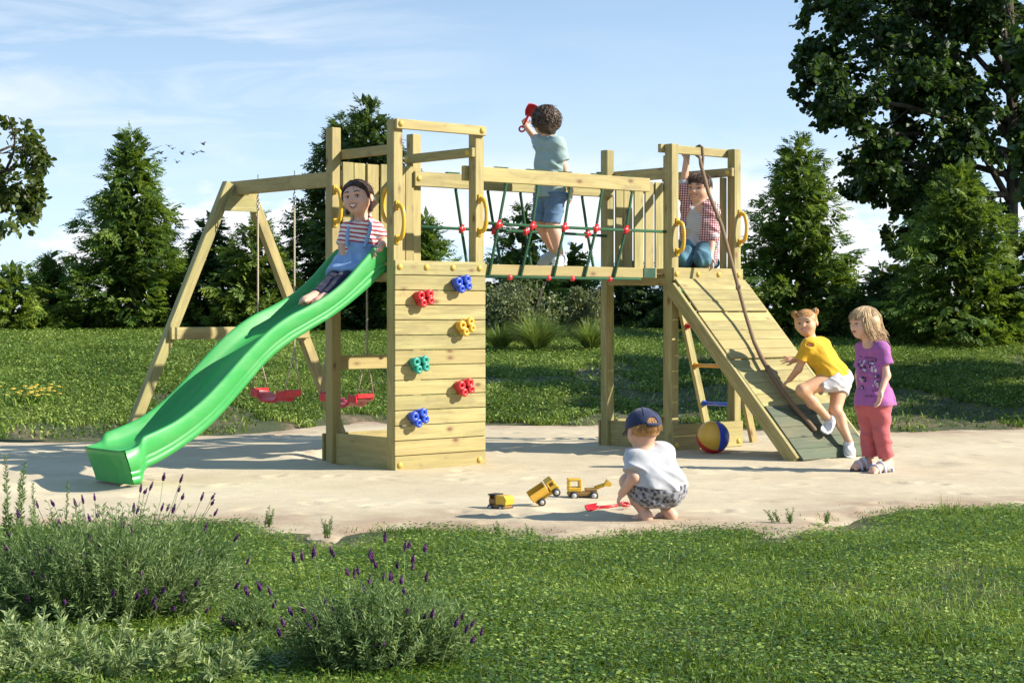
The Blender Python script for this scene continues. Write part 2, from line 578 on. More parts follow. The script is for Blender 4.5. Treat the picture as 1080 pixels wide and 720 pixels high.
def sandm():
    T = NT('pale_sand'); co = T.n('ShaderNodeTexCoord').outputs['Object']
    n = T.noise(co, .9, 5, .6); n2 = T.noise(co, 9, 6, .65); n3 = T.noise(co, 130, 4, .7)
    st = T.noise(T.mapping(co, (1.2, 5.5, 1)), 1.6, 5, .6, .5)
    col = T.ramp(n, [(.28, (.475, .385, .248)), (.52, (.565, .475, .320)), (.75, (.625, .54, .385))])
    col = T.mix(T.ramp(st, [(.46, 0), (.70, .30)]), col, (.45, .37, .27))
    col = T.mix(T.ramp(n2, [(.33, .30), (.55, 0)]), col, (.44, .37, .27))
    edge = T.attr('tone').outputs['Fac']                     # drier soil mixed in along the worn rim
    e2 = T.math('MULTIPLY', edge, T.ramp(T.noise(co, 3.2, 5, .65), [(.30, 0), (.56, 1)]))
    col = T.mix(T.math('MULTIPLY', e2, .85), col, (.31, .205, .135))
    col = T.mix(T.ramp(n3, [(.28, .5), (.42, 0)]), col, (.25, .19, .13))
    h = T.math('ADD', T.math('MULTIPLY', n2, .5), T.math('MULTIPLY', n3, .35))
    T.principled(col, .95, T.bump(h, .6, .02))
    return T.m


M['soil'] = soil()
M['sand'] = sandm()
# ---------------------------------------------------------------- ground, sand, lawn
BANK_X = np.array([-30, -7, -4.4, -3.4, -2.6, -1.9, -1.2, -.3, .6, 1.6, 2.4, 3.2, 4.2, 5.5, 8, 30])
BANK_Y = np.array([15.0, 15.0, 15.2, 15.5, 16.3, 17.5, 17.9, 17.5, 17.5, 17.3, 17.0, 16.9, 16.9, 17.1, 17.2, 17.2])
BANK_H = 0.80


def bank_y(x): return np.interp(x, BANK_X, BANK_Y)


def height(x, y):
    x = np.asarray(x, float); y = np.asarray(y, float)
    t = np.clip((y - bank_y(x) - .1) / (26.5 - bank_y(x)), 0, 1)
    s = t * (1.6 - .6 * t)
    p = np.stack([x.ravel(), y.ravel()], 1)
    n = ((fbm(p, .35, 2) - .5) * .16).reshape(x.shape) * np.clip(t * 4, 0, 1) * np.clip((60 - y) / 20, 0, 1)
    return BANK_H * s + n


front_px = [(-330, 556), (150, 556), (200, 553), (238, 552), (262, 557), (312, 562), (328, 574), (348, 575), (366, 570), (382, 559), (430, 556),
            (480, 558), (520, 562), (560, 568), (600, 573), (640, 566), (678, 560), (740, 558), (790, 560), (832, 567), (862, 566), (890, 557),
            (908, 545), (960, 536), (1020, 535), (1085, 534), (1400, 532)]
back_xy = [(9.0, 17.2), (5.5, 17.2), (4.6, 16.95), (3.6, 16.6), (3.0, 16.9), (2.4, 16.8), (1.7, 17.4), (.9, 17.6), (.2, 17.65), (-.3, 17.5), (-.9, 17.8), (-1.4, 18.1),
           (-1.9, 17.5), (-2.5, 16.4), (-3.3, 15.6), (-4.2, 15.25), (-5.5, 15.2), (-9, 15.1)]
SAND_POLY = np.array([tuple(ground_at(*p)[:2]) for p in front_px] + back_xy)


def inside(px, py, poly):
    r = np.zeros(len(px), bool); n = len(poly); j = n - 1
    for i in range(n):
        xi, yi = poly[i]; xj, yj = poly[j]
        c = ((yi > py) != (yj > py)) & (px < (xj - xi) * (py - yi) / (yj - yi + 1e-12) + xi)
        r ^= c; j = i
    return r


def poly_dist(px, py, poly):
    d = np.full(len(px), 1e9)
    for i in range(len(poly)):
        a = poly[i]; b = poly[(i + 1) % len(poly)]; ab = b - a
        t = np.clip(((px - a[0]) * ab[0] + (py - a[1]) * ab[1]) / (ab @ ab + 1e-12), 0, 1)
        d = np.minimum(d, np.hypot(px - a[0] - t * ab[0], py - a[1] - t * ab[1]))
    return d


def axis_pts(lo, hi, step, far_lo, far_hi):
    a = list(np.arange(lo, hi + 1e-6, step)); d = step; x = hi
    while x < far_hi: d *= 1.45; x += d; a.append(x)
    d = step; x = lo
    while x > far_lo: d *= 1.45; x -= d; a.insert(0, x)
    return np.array(a)


xs = axis_pts(-11, 11, .16, -700, 700); ys = axis_pts(3, 33, .16, -120, 1200)
X, Y = np.meshgrid(xs, ys); Z = height(X, Y)
sub = np.stack([X.ravel(), Y.ravel()], 1)
Z = Z + ((fbm(sub, 2.2, 2) - .5) * .03).reshape(X.shape) * (np.abs(X) < 11) * (Y < 33) * (Y > 3)
ins = inside(X.ravel(), Y.ravel(), SAND_POLY).reshape(X.shape)
Z = np.where(ins, np.minimum(Z, height(X, Y)) - .03, Z)
nx, ny = len(xs), len(ys)
I = np.arange(nx * ny).reshape(ny, nx)
quads = np.stack([I[:-1, :-1], I[:-1, 1:], I[1:, 1:], I[1:, :-1]], -1).reshape(-1, 4)
o = link('ground', np_mesh('ground', np.stack([X, Y, Z], -1).reshape(-1, 3), quads, M['soil'], True))
tag(o, kind='structure')

# sand sheet, 4 mm above, with real small humps and footprints
xs = np.arange(-8, 8, .035); ys = np.arange(8.3, 18.4, .035)
X, Y = np.meshgrid(xs, ys); P = np.stack([X.ravel(), Y.ravel()], 1)
jit = (fbm(P, 2.2, 4) - .5) * .62
dist = poly_dist(P[:, 0], P[:, 1], SAND_POLY); inn = inside(P[:, 0], P[:, 1], SAND_POLY)
sd = np.where(inn, dist, -dist) + jit
hump = (fbm(P, .9, 2) - .5) * .016 + (fbm(P, 6.0, 3) - .5) * .006
foot = np.zeros(len(P))
for _ in range(280):
    fx, fy, fa = RNG.uniform(-4.5, 5), RNG.uniform(9.3, 17), RNG.uniform(0, 6.28)
    dx = P[:, 0] - fx; dy = P[:, 1] - fy
    m = (np.abs(dx) < .2) & (np.abs(dy) < .2)
    a = dx[m] * math.cos(fa) + dy[m] * math.sin(fa); b = -dx[m] * math.sin(fa) + dy[m] * math.cos(fa)
    q = (a / .10) ** 2 + (b / .045) ** 2
    foot[m] += -.014 * np.exp(-q * 1.2) + .006 * np.exp(-(np.sqrt(q) - 1.5) ** 2 * 5)
for hx, hy, hr, hd in ((uvz(-2.3, .33, 0)[0], uvz(-2.3, .33, 0)[1], .42, .035), (uvz(.41, 2.09, 0)[0], uvz(.41, 2.09, 0)[1], .38, .04), (uvz(.41, 1.13, 0)[0], uvz(.41, 1.13, 0)[1], .38, .04), (uvz(3.2, -1.9, 0)[0], uvz(3.2, -1.9, 0)[1], .4, .025), (.30, 9.9, .16, .03), (.62, 10.25, .14, .025)):
    q = ((P[:, 0] - hx) ** 2 + (P[:, 1] - hy) ** 2) / hr ** 2; foot += -hd * np.exp(-q * 1.6) + hd * .45 * np.exp(-(np.sqrt(q) - 1.15) ** 2 * 9)
ZZ = height(P[:, 0], P[:, 1]) + .004 + np.clip(hump + foot, -.026, .035) - np.clip((.25 - sd) * .10, 0, .05)
keepv = sd > -.22
I = np.arange(len(P)).reshape(len(ys), len(xs))
quads = np.stack([I[:-1, :-1], I[:-1, 1:], I[1:, 1:], I[1:, :-1]], -1).reshape(-1, 4)
quads = quads[keepv[quads].all(1)]
used = np.unique(quads); remap = np.full(len(P), -1); remap[used] = np.arange(len(used))
V = np.stack([P[:, 0], P[:, 1], ZZ], 1)[used]
o = link('sand', np_mesh('sand', V, remap[quads], M['sand'], True, attrs={'tone': np.clip(1.2 - sd[used] / .75, 0, 1)}))
tag(o, kind='structure')


def blades(P, h, w, lean, curl=.5):
    """curved grass blades; P (n,3) roots, h, w (n,) -> verts (5n), quads, tris"""
    n = len(P); a = RNG.uniform(0, 2 * np.pi, n); dx, dy = np.cos(a), np.sin(a)
    b = RNG.uniform(0, 2 * np.pi, n); lx, ly = np.cos(b) * lean, np.sin(b) * lean
    up = h
    r = np.stack([dx, dy, np.zeros(n)], 1) * (w / 2)[:, None]
    mid = P + np.stack([lx * h * .35, ly * h * .35, up * .55], 1)
    tip = P + np.stack([lx * h * (1 + curl * .3), ly * h * (1 + curl * .3), up * (1 - lean * .35)], 1)
    V = np.empty((n, 5, 3)); V[:, 0] = P - r; V[:, 1] = P + r; V[:, 2] = mid + r * .8; V[:, 3] = mid - r * .8; V[:, 4] = tip
    i = np.arange(n) * 5
    return V.reshape(-1, 3), np.stack([i, i + 1, i + 2, i + 3], 1), np.stack([i + 3, i + 2, i + 4], 1)


def leaflets(P, D, N, L, W):
    """flat pointed leaves: root P, direction D, normal N, length L, width W -> verts (4n), quads"""
    n = len(P); S = np.cross(D, N); S /= np.linalg.norm(S, axis=1, keepdims=True) + 1e-9
    V = np.empty((n, 4, 3))
    V[:, 0] = P; V[:, 1] = P + D * (L * .45)[:, None] + S * (W / 2)[:, None]
    V[:, 2] = P + D * L[:, None] - N * (L * .12)[:, None]; V[:, 3] = P + D * (L * .45)[:, None] - S * (W / 2)[:, None]
    i = np.arange(n) * 4
    return V.reshape(-1, 3), np.stack([i, i + 1, i + 2, i + 3], 1)


def unit(n):
    v = RNG.normal(size=(n, 3)); return v / np.linalg.norm(v, axis=1, keepdims=True)


# front lawn -----------------------------------------------------------------
def scatter(n, y0, y1, pad):
    y = RNG.uniform(y0, y1, n * 2); half = .30 * y + pad
    keep = RNG.random(n * 2) < (half / half.max()); y = y[keep][:n]; half = half[keep][:n]
    return RNG.uniform(-1, 1, len(y)) * half, y


x, y = scatter(430000, 5.0, 10.9, .9)
P = np.stack([x, y], 1)
sd = np.where(inside(x, y, SAND_POLY), 1, -1) * poly_dist(x, y, SAND_POLY) + (fbm(P, 2.6, 4) - .5) * .62
keep = (sd < .35) & ((fbm(P, 1.5, 3) > .33) | (RNG.random(len(x)) < .35)) & (RNG.random(len(x)) < np.clip(.25 - sd * 3.2, .05 * (fbm(P, 6.0, 2) > .56) * (sd < .35), 1))
x, y = x[keep], y[keep]; P = np.stack([x, y], 1); n = len(x)
tall = fbm(P, 2.3, 3)
edge = np.clip((-sd[keep]) / .25, .45, 1)
h = (.019 + .036 * RNG.random(n) ** 1.4) * (.55 + .9 * tall) * edge
V1, Q1, T1 = blades(np.stack([x, y, height(x, y) - .004], 1), h, RNG.uniform(.0028, .0058, n), RNG.uniform(.2, 1.1, n))
t1 = np.repeat(np.clip(RNG.normal(.48, .32, n) + (fbm(P, 1.0, 2) - .5) * .9, 0, 1), 5)
# clover and small broad weeds among the blades
x, y = scatter(330000, 5.0, 10.9, .9); P = np.stack([x, y], 1)
sd = np.where(inside(x, y, SAND_POLY), 1, -1) * poly_dist(x, y, SAND_POLY) + (fbm(P, 2.6, 4) - .5) * .62
keep = (sd < -.03) & (RNG.random(len(x)) < np.clip((fbm(P, 1.7, 3) - .22) * 3.2, .25, 1))
x, y = x[keep], y[keep]; n = len(x)
a = RNG.uniform(0, 2 * np.pi, n); D = np.stack([np.cos(a), np.sin(a), RNG.uniform(-.1, .5, n)], 1); D /= np.linalg.norm(D, axis=1, keepdims=True)
N = unit(n) * .55 + np.array([0, 0, 1]); N -= D * (N * D).sum(1, keepdims=True); N /= np.linalg.norm(N, axis=1, keepdims=True)
L = RNG.uniform(.008, .021, n)
V2, Q2 = leaflets(np.stack([x, y, height(x, y) + RNG.uniform(.008, .042, n) * (.6 + .7 * fbm(np.stack([x, y], 1), 2.3, 3))], 1), D, N, L, L * RNG.uniform(.55, .85, n))
o = link('lawn_grass', np_mesh('lawn_grass', V1, [Q1, T1], M['grass'], attrs={'tone': t1}))
tag(o, 'short green front lawn growing up to the edge of the sand', 'grass', kind='stuff')
t2 = np.repeat(np.clip(RNG.normal(.5, .32, n), 0, 1), 4)
o = link('clover', np_mesh('clover', V2, Q2, M['clover'], attrs={'tone': t2}))
tag(o, 'small clover leaves mixed through the front lawn', 'clover', kind='stuff')

# bank lawn ------------------------------------------------------------------
x, y = scatter(600000, 14.6, 28.2, 1.8); P = np.stack([x, y], 1)
sd = np.where(inside(x, y, SAND_POLY), 1, -1) * poly_dist(x, y, SAND_POLY) + (fbm(P, 2.6, 3) - .5) * .7
bare = fbm(P + 40, .95, 3)
keep = (sd < -.05) & ((bare < .605 + .06 * (y > 20)) | (RNG.random(len(x)) < .12)) & (y > bank_y(x) - .6)
x, y = x[keep], y[keep]; P = np.stack([x, y], 1); n = len(x)
clump = fbm(P, 4.0, 3)
h = (.03 + .05 * RNG.random(n)) * (.45 + 1.1 * clump)
V1, Q1, T1 = blades(np.stack([x, y, height(x, y) - .008], 1), h, RNG.uniform(.008, .02, n), RNG.uniform(.25, 1.1, n))
t1 = np.repeat(np.clip(RNG.normal(.5, .32, n) + (fbm(P, .7, 2) - .5) * .5 + (clump - .5) * .8, 0, 1), 5)
o = link('bank_grass', np_mesh('bank_grass', V1, [Q1, T1], M['grass_far'], attrs={'tone': t1}))
n = 260000; k = RNG.choice(len(x), n); xx = x[k] + RNG.normal(0, .03, n); yy = y[k] + RNG.normal(0, .03, n)
a = RNG.uniform(0, 2 * np.pi, n); D = np.stack([np.cos(a), np.sin(a), RNG.uniform(0, .7, n)], 1); D /= np.linalg.norm(D, axis=1, keepdims=True)
N = unit(n) * .7 + np.array([0, 0, 1]); N -= D * (N * D).sum(1, keepdims=True); N /= np.linalg.norm(N, axis=1, keepdims=True)
L = RNG.uniform(.016, .038, n)
V2, Q2 = leaflets(np.stack([xx, yy, height(xx, yy) + RNG.uniform(.01, .07, n)], 1), D, N, L, L * RNG.uniform(.5, .8, n))
o2 = link('bank_weeds', np_mesh('bank_weeds', V2, Q2, M['grass_far'], attrs={'tone': np.repeat(np.clip(RNG.normal(.5, .33, n), 0, 1), 4)}))
tag(o2, 'broad leaved weeds mixed through the grass of the bank', 'weeds', kind='stuff')
tag(o, 'grassy bank rising behind the sand up to the conifers', 'grass', kind='stuff')

# ---------------------------------------------------------------- camera, sun, sky
cam = bpy.data.cameras.new('camera'); co = link('camera', cam)
co.location = (0, 0, CAM_H); co.rotation_euler = (math.radians(90), 0, 0)
cam.sensor_width = 36; cam.lens = F_PX / 1080 * 36
cam.shift_y = -(360 - HORIZON) / 1080
cam.clip_start = .1; cam.clip_end = 3000
SC.camera = co

SUN_EL, SUN_TRAVEL = math.radians(31), nrm([-1.0, .17, 0])      # light travels to the left, slightly away
Ld = np.array([SUN_TRAVEL[0] * math.cos(SUN_EL), SUN_TRAVEL[1] * math.cos(SUN_EL), -math.sin(SUN_EL)])
sl = bpy.data.lights.new('sun', 'SUN'); so = link('sun', sl)
so.rotation_euler = Vector(Ld).to_track_quat('-Z', 'Y').to_euler()
so.location = (20, -2, 14)
sl.energy = 4.9; sl.angle = math.radians(.55); sl.color = (1, .925, .80)

w = bpy.data.worlds.new('World'); SC.world = w; w.use_nodes = True
t = w.node_tree; t.nodes.clear()
def wn(typ, **kw):
    x = t.nodes.new(typ)
    for k, v in kw.items(): setattr(x, k, v)
    return x
def wl(a, b): t.links.new(a, b)
tc = wn('ShaderNodeTexCoord')
mp = wn('ShaderNodeMapping'); mp.inputs['Scale'].default_value = (1, 1, 2.6); mp.inputs['Location'].default_value = (0, 0, .16)
wl(tc.outputs['Generated'], mp.inputs['Vector'])
sky = wn('ShaderNodeTexSky', sky_type='NISHITA'); sky.sun_disc = False
sky.sun_elevation = SUN_EL; sky.sun_rotation = math.atan2(-Ld[0], -Ld[1])
sky.air_density = 1.0; sky.dust_density = .6; sky.ozone_density = 2.2
wl(mp.outputs['Vector'], sky.inputs['Vector'])
skym = wn('ShaderNodeMix', data_type='RGBA', blend_type='MULTIPLY'); skym.inputs[0].default_value = 1; wl(sky.outputs['Color'], skym.inputs[6]); skym.inputs[7].default_value = (1.18, 1.30, 1.16, 1)
sep = wn('ShaderNodeSeparateXYZ'); wl(tc.outputs['Generated'], sep.inputs[0])
def wmath(op, a, b=0.0, clamp=False):
    x = wn('ShaderNodeMath', operation=op, use_clamp=clamp)
    for s, v in ((x.inputs[0], a), (x.inputs[1], b)):
        if hasattr(v, 'is_linked'): wl(v, s)
        else: s.default_value = v
    return x.outputs[0]
def wramp(fac, stops):
    r = wn('ShaderNodeValToRGB'); e = r.color_ramp.elements
    while len(e) < len(stops): e.new(.5)
    for el, (p, c) in zip(e, stops):
        el.position = p; el.color = (c, c, c, 1)
    wl(fac, r.inputs['Fac']); return r.outputs['Color']
def wmix(fac, a, b):
    x = wn('ShaderNodeMix', data_type='RGBA')
    for s, v in ((x.inputs[0], fac), (x.inputs[6], a), (x.inputs[7], b)):
        if hasattr(v, 'is_linked'): wl(v, s)
        elif hasattr(v, '__len__'): s.default_value = (*v, 1)
        else: s.default_value = v
    return x.outputs[2]
def wnoise(vec, scale, detail, rough, dist=0):
    x = wn('ShaderNodeTexNoise'); x.inputs['Scale'].default_value = scale; x.inputs['Detail'].default_value = detail
    x.inputs['Roughness'].default_value = rough; x.inputs['Distortion'].default_value = dist; wl(vec, x.inputs['Vector']); return x.outputs['Fac']
def wmap(scale, loc, rot=(0, 0, 0)):
    m = wn('ShaderNodeMapping'); m.inputs['Scale'].default_value = scale; m.inputs['Location'].default_value = loc; m.inputs['Rotation'].default_value = rot
    wl(tc.outputs['Generated'], m.inputs['Vector']); return m.outputs['Vector']
el = sep.outputs[2]
pale = wramp(el, [(0, .80), (.05, .62), (.10, .42), (.18, .22), (.5, .0)])
SKY_WHITE = (3.35, 3.8, 4.25)
col = wmix(pale, skym.outputs[2], SKY_WHITE)
cum = wnoise(wmap((6.5, 6.5, 15), (.4, 1.35, .0)), 1.6, 8, .60, .2)
cumb = wmath('MULTIPLY', wramp(cum, [(.47, 0), (.56, 1)]), wramp(el, [(.015, 1), (.06, .95), (.09, .12), (.13, 0)]))
col = wmix(cumb, col, (4.15, 4.2, 4.3))
cir = wnoise(wmap((2.4, 2.4, 17), (1.2, .30, 2.3), (0, .22, 0)), 1.9, 8, .60, .7)
azm = wramp(wmath('ADD', wmath('MULTIPLY', sep.outputs[0], 1.6), .5), [(.02, 1), (.30, .95), (.50, .12), (.9, .10)])
cirb = wmath('MULTIPLY', wmath('MULTIPLY', wramp(cir, [(.47, 0), (.72, .72)]), wramp(el, [(.05, 0), (.10, 1), (.4, 1), (.7, 0)])), azm)
col = wmix(cirb, col, (3.7, 3.9, 4.25))
bg = wn('ShaderNodeBackground'); bg.inputs['Strength'].default_value = .15
wl(col, bg.inputs['Color'])
wo = wn('ShaderNodeOutputWorld'); wl(bg.outputs[0], wo.inputs['Surface'])

SC.view_settings.view_transform = 'Standard'; SC.view_settings.look = 'None'
SC.view_settings.exposure = 0.88; SC.view_settings.gamma = 1.0; SC.view_settings.use_curve_mapping = False
SC.render.engine = 'CYCLES'
SC.cycles.max_bounces = 6; SC.cycles.diffuse_bounces = 3; SC.cycles.glossy_bounces = 2; SC.cycles.transmission_bounces = 3; SC.cycles.transparent_max_bounces = 4
SC.cycles.use_denoising = True
SC.cycles.caustics_reflective = False; SC.cycles.caustics_refractive = False
# ---------------------------------------------------------------- the wooden climbing frame: ONE thing, local axes u (along), v (back), z
W, PW, UT, PH, DK = .818, .081, 2.759, 2.44, 1.452      # tower width, post width, second tower, post height, deck height
frame = tag(empty('playset', tuple(FRAME_O) + (0,), YAW),
            'large pale wooden climbing frame with two towers, green slide and net bridge on the sand', 'climbing frame')
WD, WDK = M['wood'], M['wood_dark']


def part(name, fn, mats, parent, label=None):
    b = MB(); fn(b); return b.build(name, mats, parent, None, label)


def tower(u0, wall_front, label):
    """deck and base boards are the tower's own mesh; everything else on it is a sub-part"""
    b = MB()
    for k in range(6):                                     # deck boards
        v0 = .012 + k * (W - .03) / 6
        b.box((u0 + .004, v0 + .004, DK - .024), (u0 + W - .004, v0 + (W - .03) / 6 - .004, DK - .002), 0, .003)
    if wall_front:
        base = [((u0 + PW + .002, W + .002, .005), (u0 + W - .002, W + .02, .225), 0), ((u0 + .03, PW + .002, .005), (u0 + .048, W - PW - .002, .228), 1),
                ((u0 + W - .048, PW + .002, .005), (u0 + W - .03, W - PW - .002, .228), 1), ((u0 - .006, W + .021, .004), (u0 + W + .006, W + .039, .222), 0)]
    else:
        base = [((u0 - .004, -.020, .005), (u0 + W + .003, -.002, .212), 0), ((u0 - .006, W + .002, .005), (u0 + W + .006, W + .02, .214), 0), ((u0 + .03, PW + .002, .005), (u0 + .048, W - PW - .002, .212), 1)]
    for (v0, v1) in ((PW + .002, PW + .04), (W - PW - .04, W - PW - .002)):                        # deck joists
        b.box((u0 + PW, v0, DK - .125), (u0 + W - PW, v1, DK - .028), 0, .003)
    b.box((u0 + .006, PW + .003, DK - .13), (u0 + .045, W - PW - .003, DK - .075), 1, .003)
    b.box((u0 + W - .045, PW + .003, DK - .13), (u0 + W - .006, W - PW - .003, DK - .075), 1, .003)
    tw = b.build('tower', WD, frame, None, label)
    for lo_, hi_, al_ in base: part('base_board', lambda m: m.box(lo_, hi_, al_, .003), WD, tw)
    for (u, v) in ((0, 0), (W - PW, 0), (0, W - PW), (W - PW, W - PW)):
        part('post', lambda m: m.box((u0 + u, v, -.05), (u0 + u + PW, v + PW, PH), 2, .005), WD, tw)
    return tw


def caps(tw, pts, n):
    for p in pts:
        m = MB(); n_ = nrm(n)
        a = nrm(np.cross(n_, [0, 0, 1])); R = np.stack([a, np.cross(n_, a), n_], 1)
        m.ball(p, (.0225, .0225, .016), 14, 6, 0, R, half=True)
        m.build('bolt_cap', M['capyellow'], tw)


def handle(tw, u, v, z, sgn=-1):
    m = MB(); pts = []
    for k in range(15):
        a = math.pi * k / 14
        pts.append((u, v + sgn * (.012 + .066 * math.sin(a) ** .55), z - .115 * math.cos(a)))
    m.tube(pts, [.0145 + .003 * abs(math.cos(math.pi * k / 14)) for k in range(15)], 9)
    for s in (-1, 1):
        m.obox((u, v + sgn * .006, z + s * .120), [(0, 0, 1), (1, 0, 0), (0, 1, 0)], (.031, .017, .006), .005)
        m.ball((u, v + sgn * .012, z + s * .136), (.008, .005, .008), 8, 5)
    m.build('handle', M['handle'], tw)


def rail(tw, lo, hi, along):
    part('rail', lambda m: m.box(lo, hi, along, .004), WD, tw)


# tower with the climbing wall
t1 = tower(0, True, 'wooden tower with the climbing wall')
def wallfn(m):
    hh = 1.463 / 14
    for k in range(14):
        m.box((random.uniform(-.0015, .0015), -.0175, k * hh + .0012 + .003), (W + random.uniform(-.001, .002), -.001, (k + 1) * hh - .0012), 0, .0028)
part('climbing_wall', wallfn, WD, t1)
rail(t1, (.003, -.031, 2.372), (.816, -.001, 2.441), 0)
rail(t1, (W - PW - .034, .0, 2.216), (W - PW - .001, .80, 2.284), 1)
rail(t1, (PW + .001, .06, 2.213), (PW + .034, .80, 2.280), 1)
rail(t1, (PW + .001, W + .0, .683), (W - PW, W + .028, .785), 0)
def planks1(m):
    for a, b in ((.083, .18), (.184, .283), (.304, .407), (.428, .53), (.552, .652), (.656, .735)):
        m.box((a, W - PW - .02, DK + .004), (b, W - PW - .002, 2.19 + random.uniform(-.004, .004)), 2, .003)
    m.box((PW + .036, W - PW - .001, 2.10), (W - PW - .036, W - PW + .03, 2.185), 0, .003)
part('plank_wall', planks1, WD, t1)
caps(t1, [(.042, -.031, 2.408), (.775, -.031, 2.408)] + [(u, -.0178, 1.418) for u in (.042, .276, .515, .76)] + [(u, -.0178, .044) for u in (.042, .76)], (0, -1, 0))
caps(t1, [(W - PW - .034, v, 2.25) for v in (.045, .765)], (-1, 0, 0))
handle(t1, .030, 0, 1.725); handle(t1, .775, 0, 1.80); handle(t1, .025, W - PW, 1.87); handle(t1, .03, PW, 1.85, 1)


def hold(c, mat, rot):
    """four-lobed ring hold bolted to the wall (normal -v)"""
    m = MB(); c = np.array(c, float); K_ = 1.08
    m.ball(c + (0, -.012, 0), (.046 * K_, .036, .042 * K_), 18, 10)
    ca, sa = math.cos(rot), math.sin(rot)
    for k, (a, r, s) in enumerate(((-.03, .022, .032), (.034, .018, .029), (-.022, -.03, .027), (.030, -.028, .026))):
        u, z = (a * ca - r * sa) * K_, (a * sa + r * ca) * K_; s *= K_
        ring = [np.array((c[0] + u + math.cos(t) * s * .64, c[1] - .062 - .012 * (k % 2), c[2] + z + math.sin(t) * s * .64)) for t in np.linspace(0, 2 * math.pi, 15)]
        m.tube(ring, .0135, 8, 0, False)
        m.tube([(c[0] + u * .7, c[1], c[2] + z * .7), (c[0] + u, c[1] - .050, c[2] + z)], [s * .95, s * .82], 12)
    m.build('climbing_hold', M[mat], t1, None, {'red': 'red moulded climbing hold', 'blue': 'blue moulded climbing hold', 'yellow': 'yellow moulded climbing hold', 'teal': 'teal moulded climbing hold'}[mat])


for i, (u, z, mt) in enumerate(((.215, 1.203, 'red'), (.555, 1.306, 'blue'), (.590, 1.002, 'yellow'), (.175, .742, 'teal'), (.580, .572, 'red'), (.165, .372, 'blue'))):
    hold((u, -.018, z), mt, .25 + .1 * (i % 3))

# tower with the ramp
t2 = tower(UT, False, 'wooden tower with the ramp and rope')
rail(t2, (UT - .04, PW + .001, 2.374), (UT + W - PW + .03, PW + .036, 2.441), 0)
rail(t2, (UT + W - PW - .034, .0, 2.214), (UT + W - PW - .001, .80, 2.284), 1)
rail(t2, (UT + PW + .001, .05, 2.172), (UT + PW + .034, W + .02, 2.264), 1)
rail(t2, (UT - .03, W + .001, 2.19), (UT + PW, W + .022, 2.262), 0)
def planks2(m):
    for a, b in ((2.842, 2.93), (2.934, 3.034), (3.057, 3.163), (3.185, 3.285), (3.306, 3.40), (3.42, 3.493)):
        m.box((a, W - PW - .02, DK + .004), (b, W - PW - .002, 2.20 + random.uniform(-.004, .004)), 2, .003)
    m.box((UT + PW + .036, W - PW - .001, 2.10), (UT + W - PW - .036, W - PW + .03, 2.185), 0, .003)
part('plank_wall', planks2, WD, t2)
part('plank', lambda m: m.box((UT + W - PW - .064, PW + .002, DK + .003), (UT + W - PW - .0005, PW + .026, 2.208), 2, .003), WD, t2)
part('front_board', lambda m: m.box((UT + .005, -.0195, 1.352), (UT + W + .004, -.001, 1.457), 0, .003), WD, t2)
caps(t2, [(u, -.0198, 1.408) for u in (UT + .035, UT + .285, UT + .525, UT + .765)] + [(u, -.0203, .05) for u in (UT + .035, UT + .765)], (0, -1, 0))
caps(t2, [(UT + W - PW - .034, v, 2.25) for v in (.045, .765)], (-1, 0, 0))
handle(t2, UT + .06, 0, 1.70); handle(t2, UT + W - .02, 0, 1.795)

# bridge
def bridge_fn(m):
    m.box((W + .004, PW + .001, 1.372), (UT - .082, PW + .041, 1.452), 0, .004)
    m.box((W + .004, W - PW - .041, 1.372), (UT - .082, W - PW - .001, 1.452), 0, .004)
    n = 17; a = W + .012; st = (UT - W - .10) / n
    for k in range(n):
        m.box((a + k * st + .006, PW + .045, 1.4300), (a + (k + 1) * st - .006, W - PW - .045, 1.4500), 1, .003)
br = part('bridge', bridge_fn, WD, frame, 'net bridge between the two towers')
part('bracket', lambda m: m.box((UT - .235, PW - .006, 1.374), (UT - .105, PW - .001, 1.45), 0, .002), M['darkgreen'], br)
part('handrail', lambda m: m.box((.704, PW + .001, 2.053), (2.602, PW + .041, 2.160), 0, .004), WD, br)
part('handrail', lambda m: m.box((.727, W - PW - .042, 2.046), (2.80, W - PW - .002, 2.157), 0, .004), WD, br)
caps(br, [(.765, W - PW - .042, 2.105)], (0, -1, 0))
fr = PW + .02; rr = W - PW - .022


def net_rope(ut, um, ub, v, out):
    m = MB(); r = .0115; zt = 2.162; zb = 1.366; vo = v + out * .034
    m.box((ut - .10, v - .017, zt + (0 if out < 0 else -.003)), (ut + .02, v + .017, zt + .006), 0, .001); m.tube([(ut + .002, v, 2.056), (ut, v + out * .012, 2.04), (um, vo, 1.742), (ub, vo, 1.38), (ub - .004, v + out * .025, 1.362), (ub - .006, v - out * .02, 1.362)], r, 8)
    m.build('rope', M['rope_green'], br)
    c = MB(); c.ball((um, vo, 1.742), (.024, .017, .024), 10, 7); c.tube([(um - .03, vo, 1.744), (um + .03, vo, 1.740)], .015, 8)
    c.tube([(um + .012, vo, 1.775), (um - .012, vo, 1.71)], .015, 8)
    c.build('rope_clip', M['red'], br)


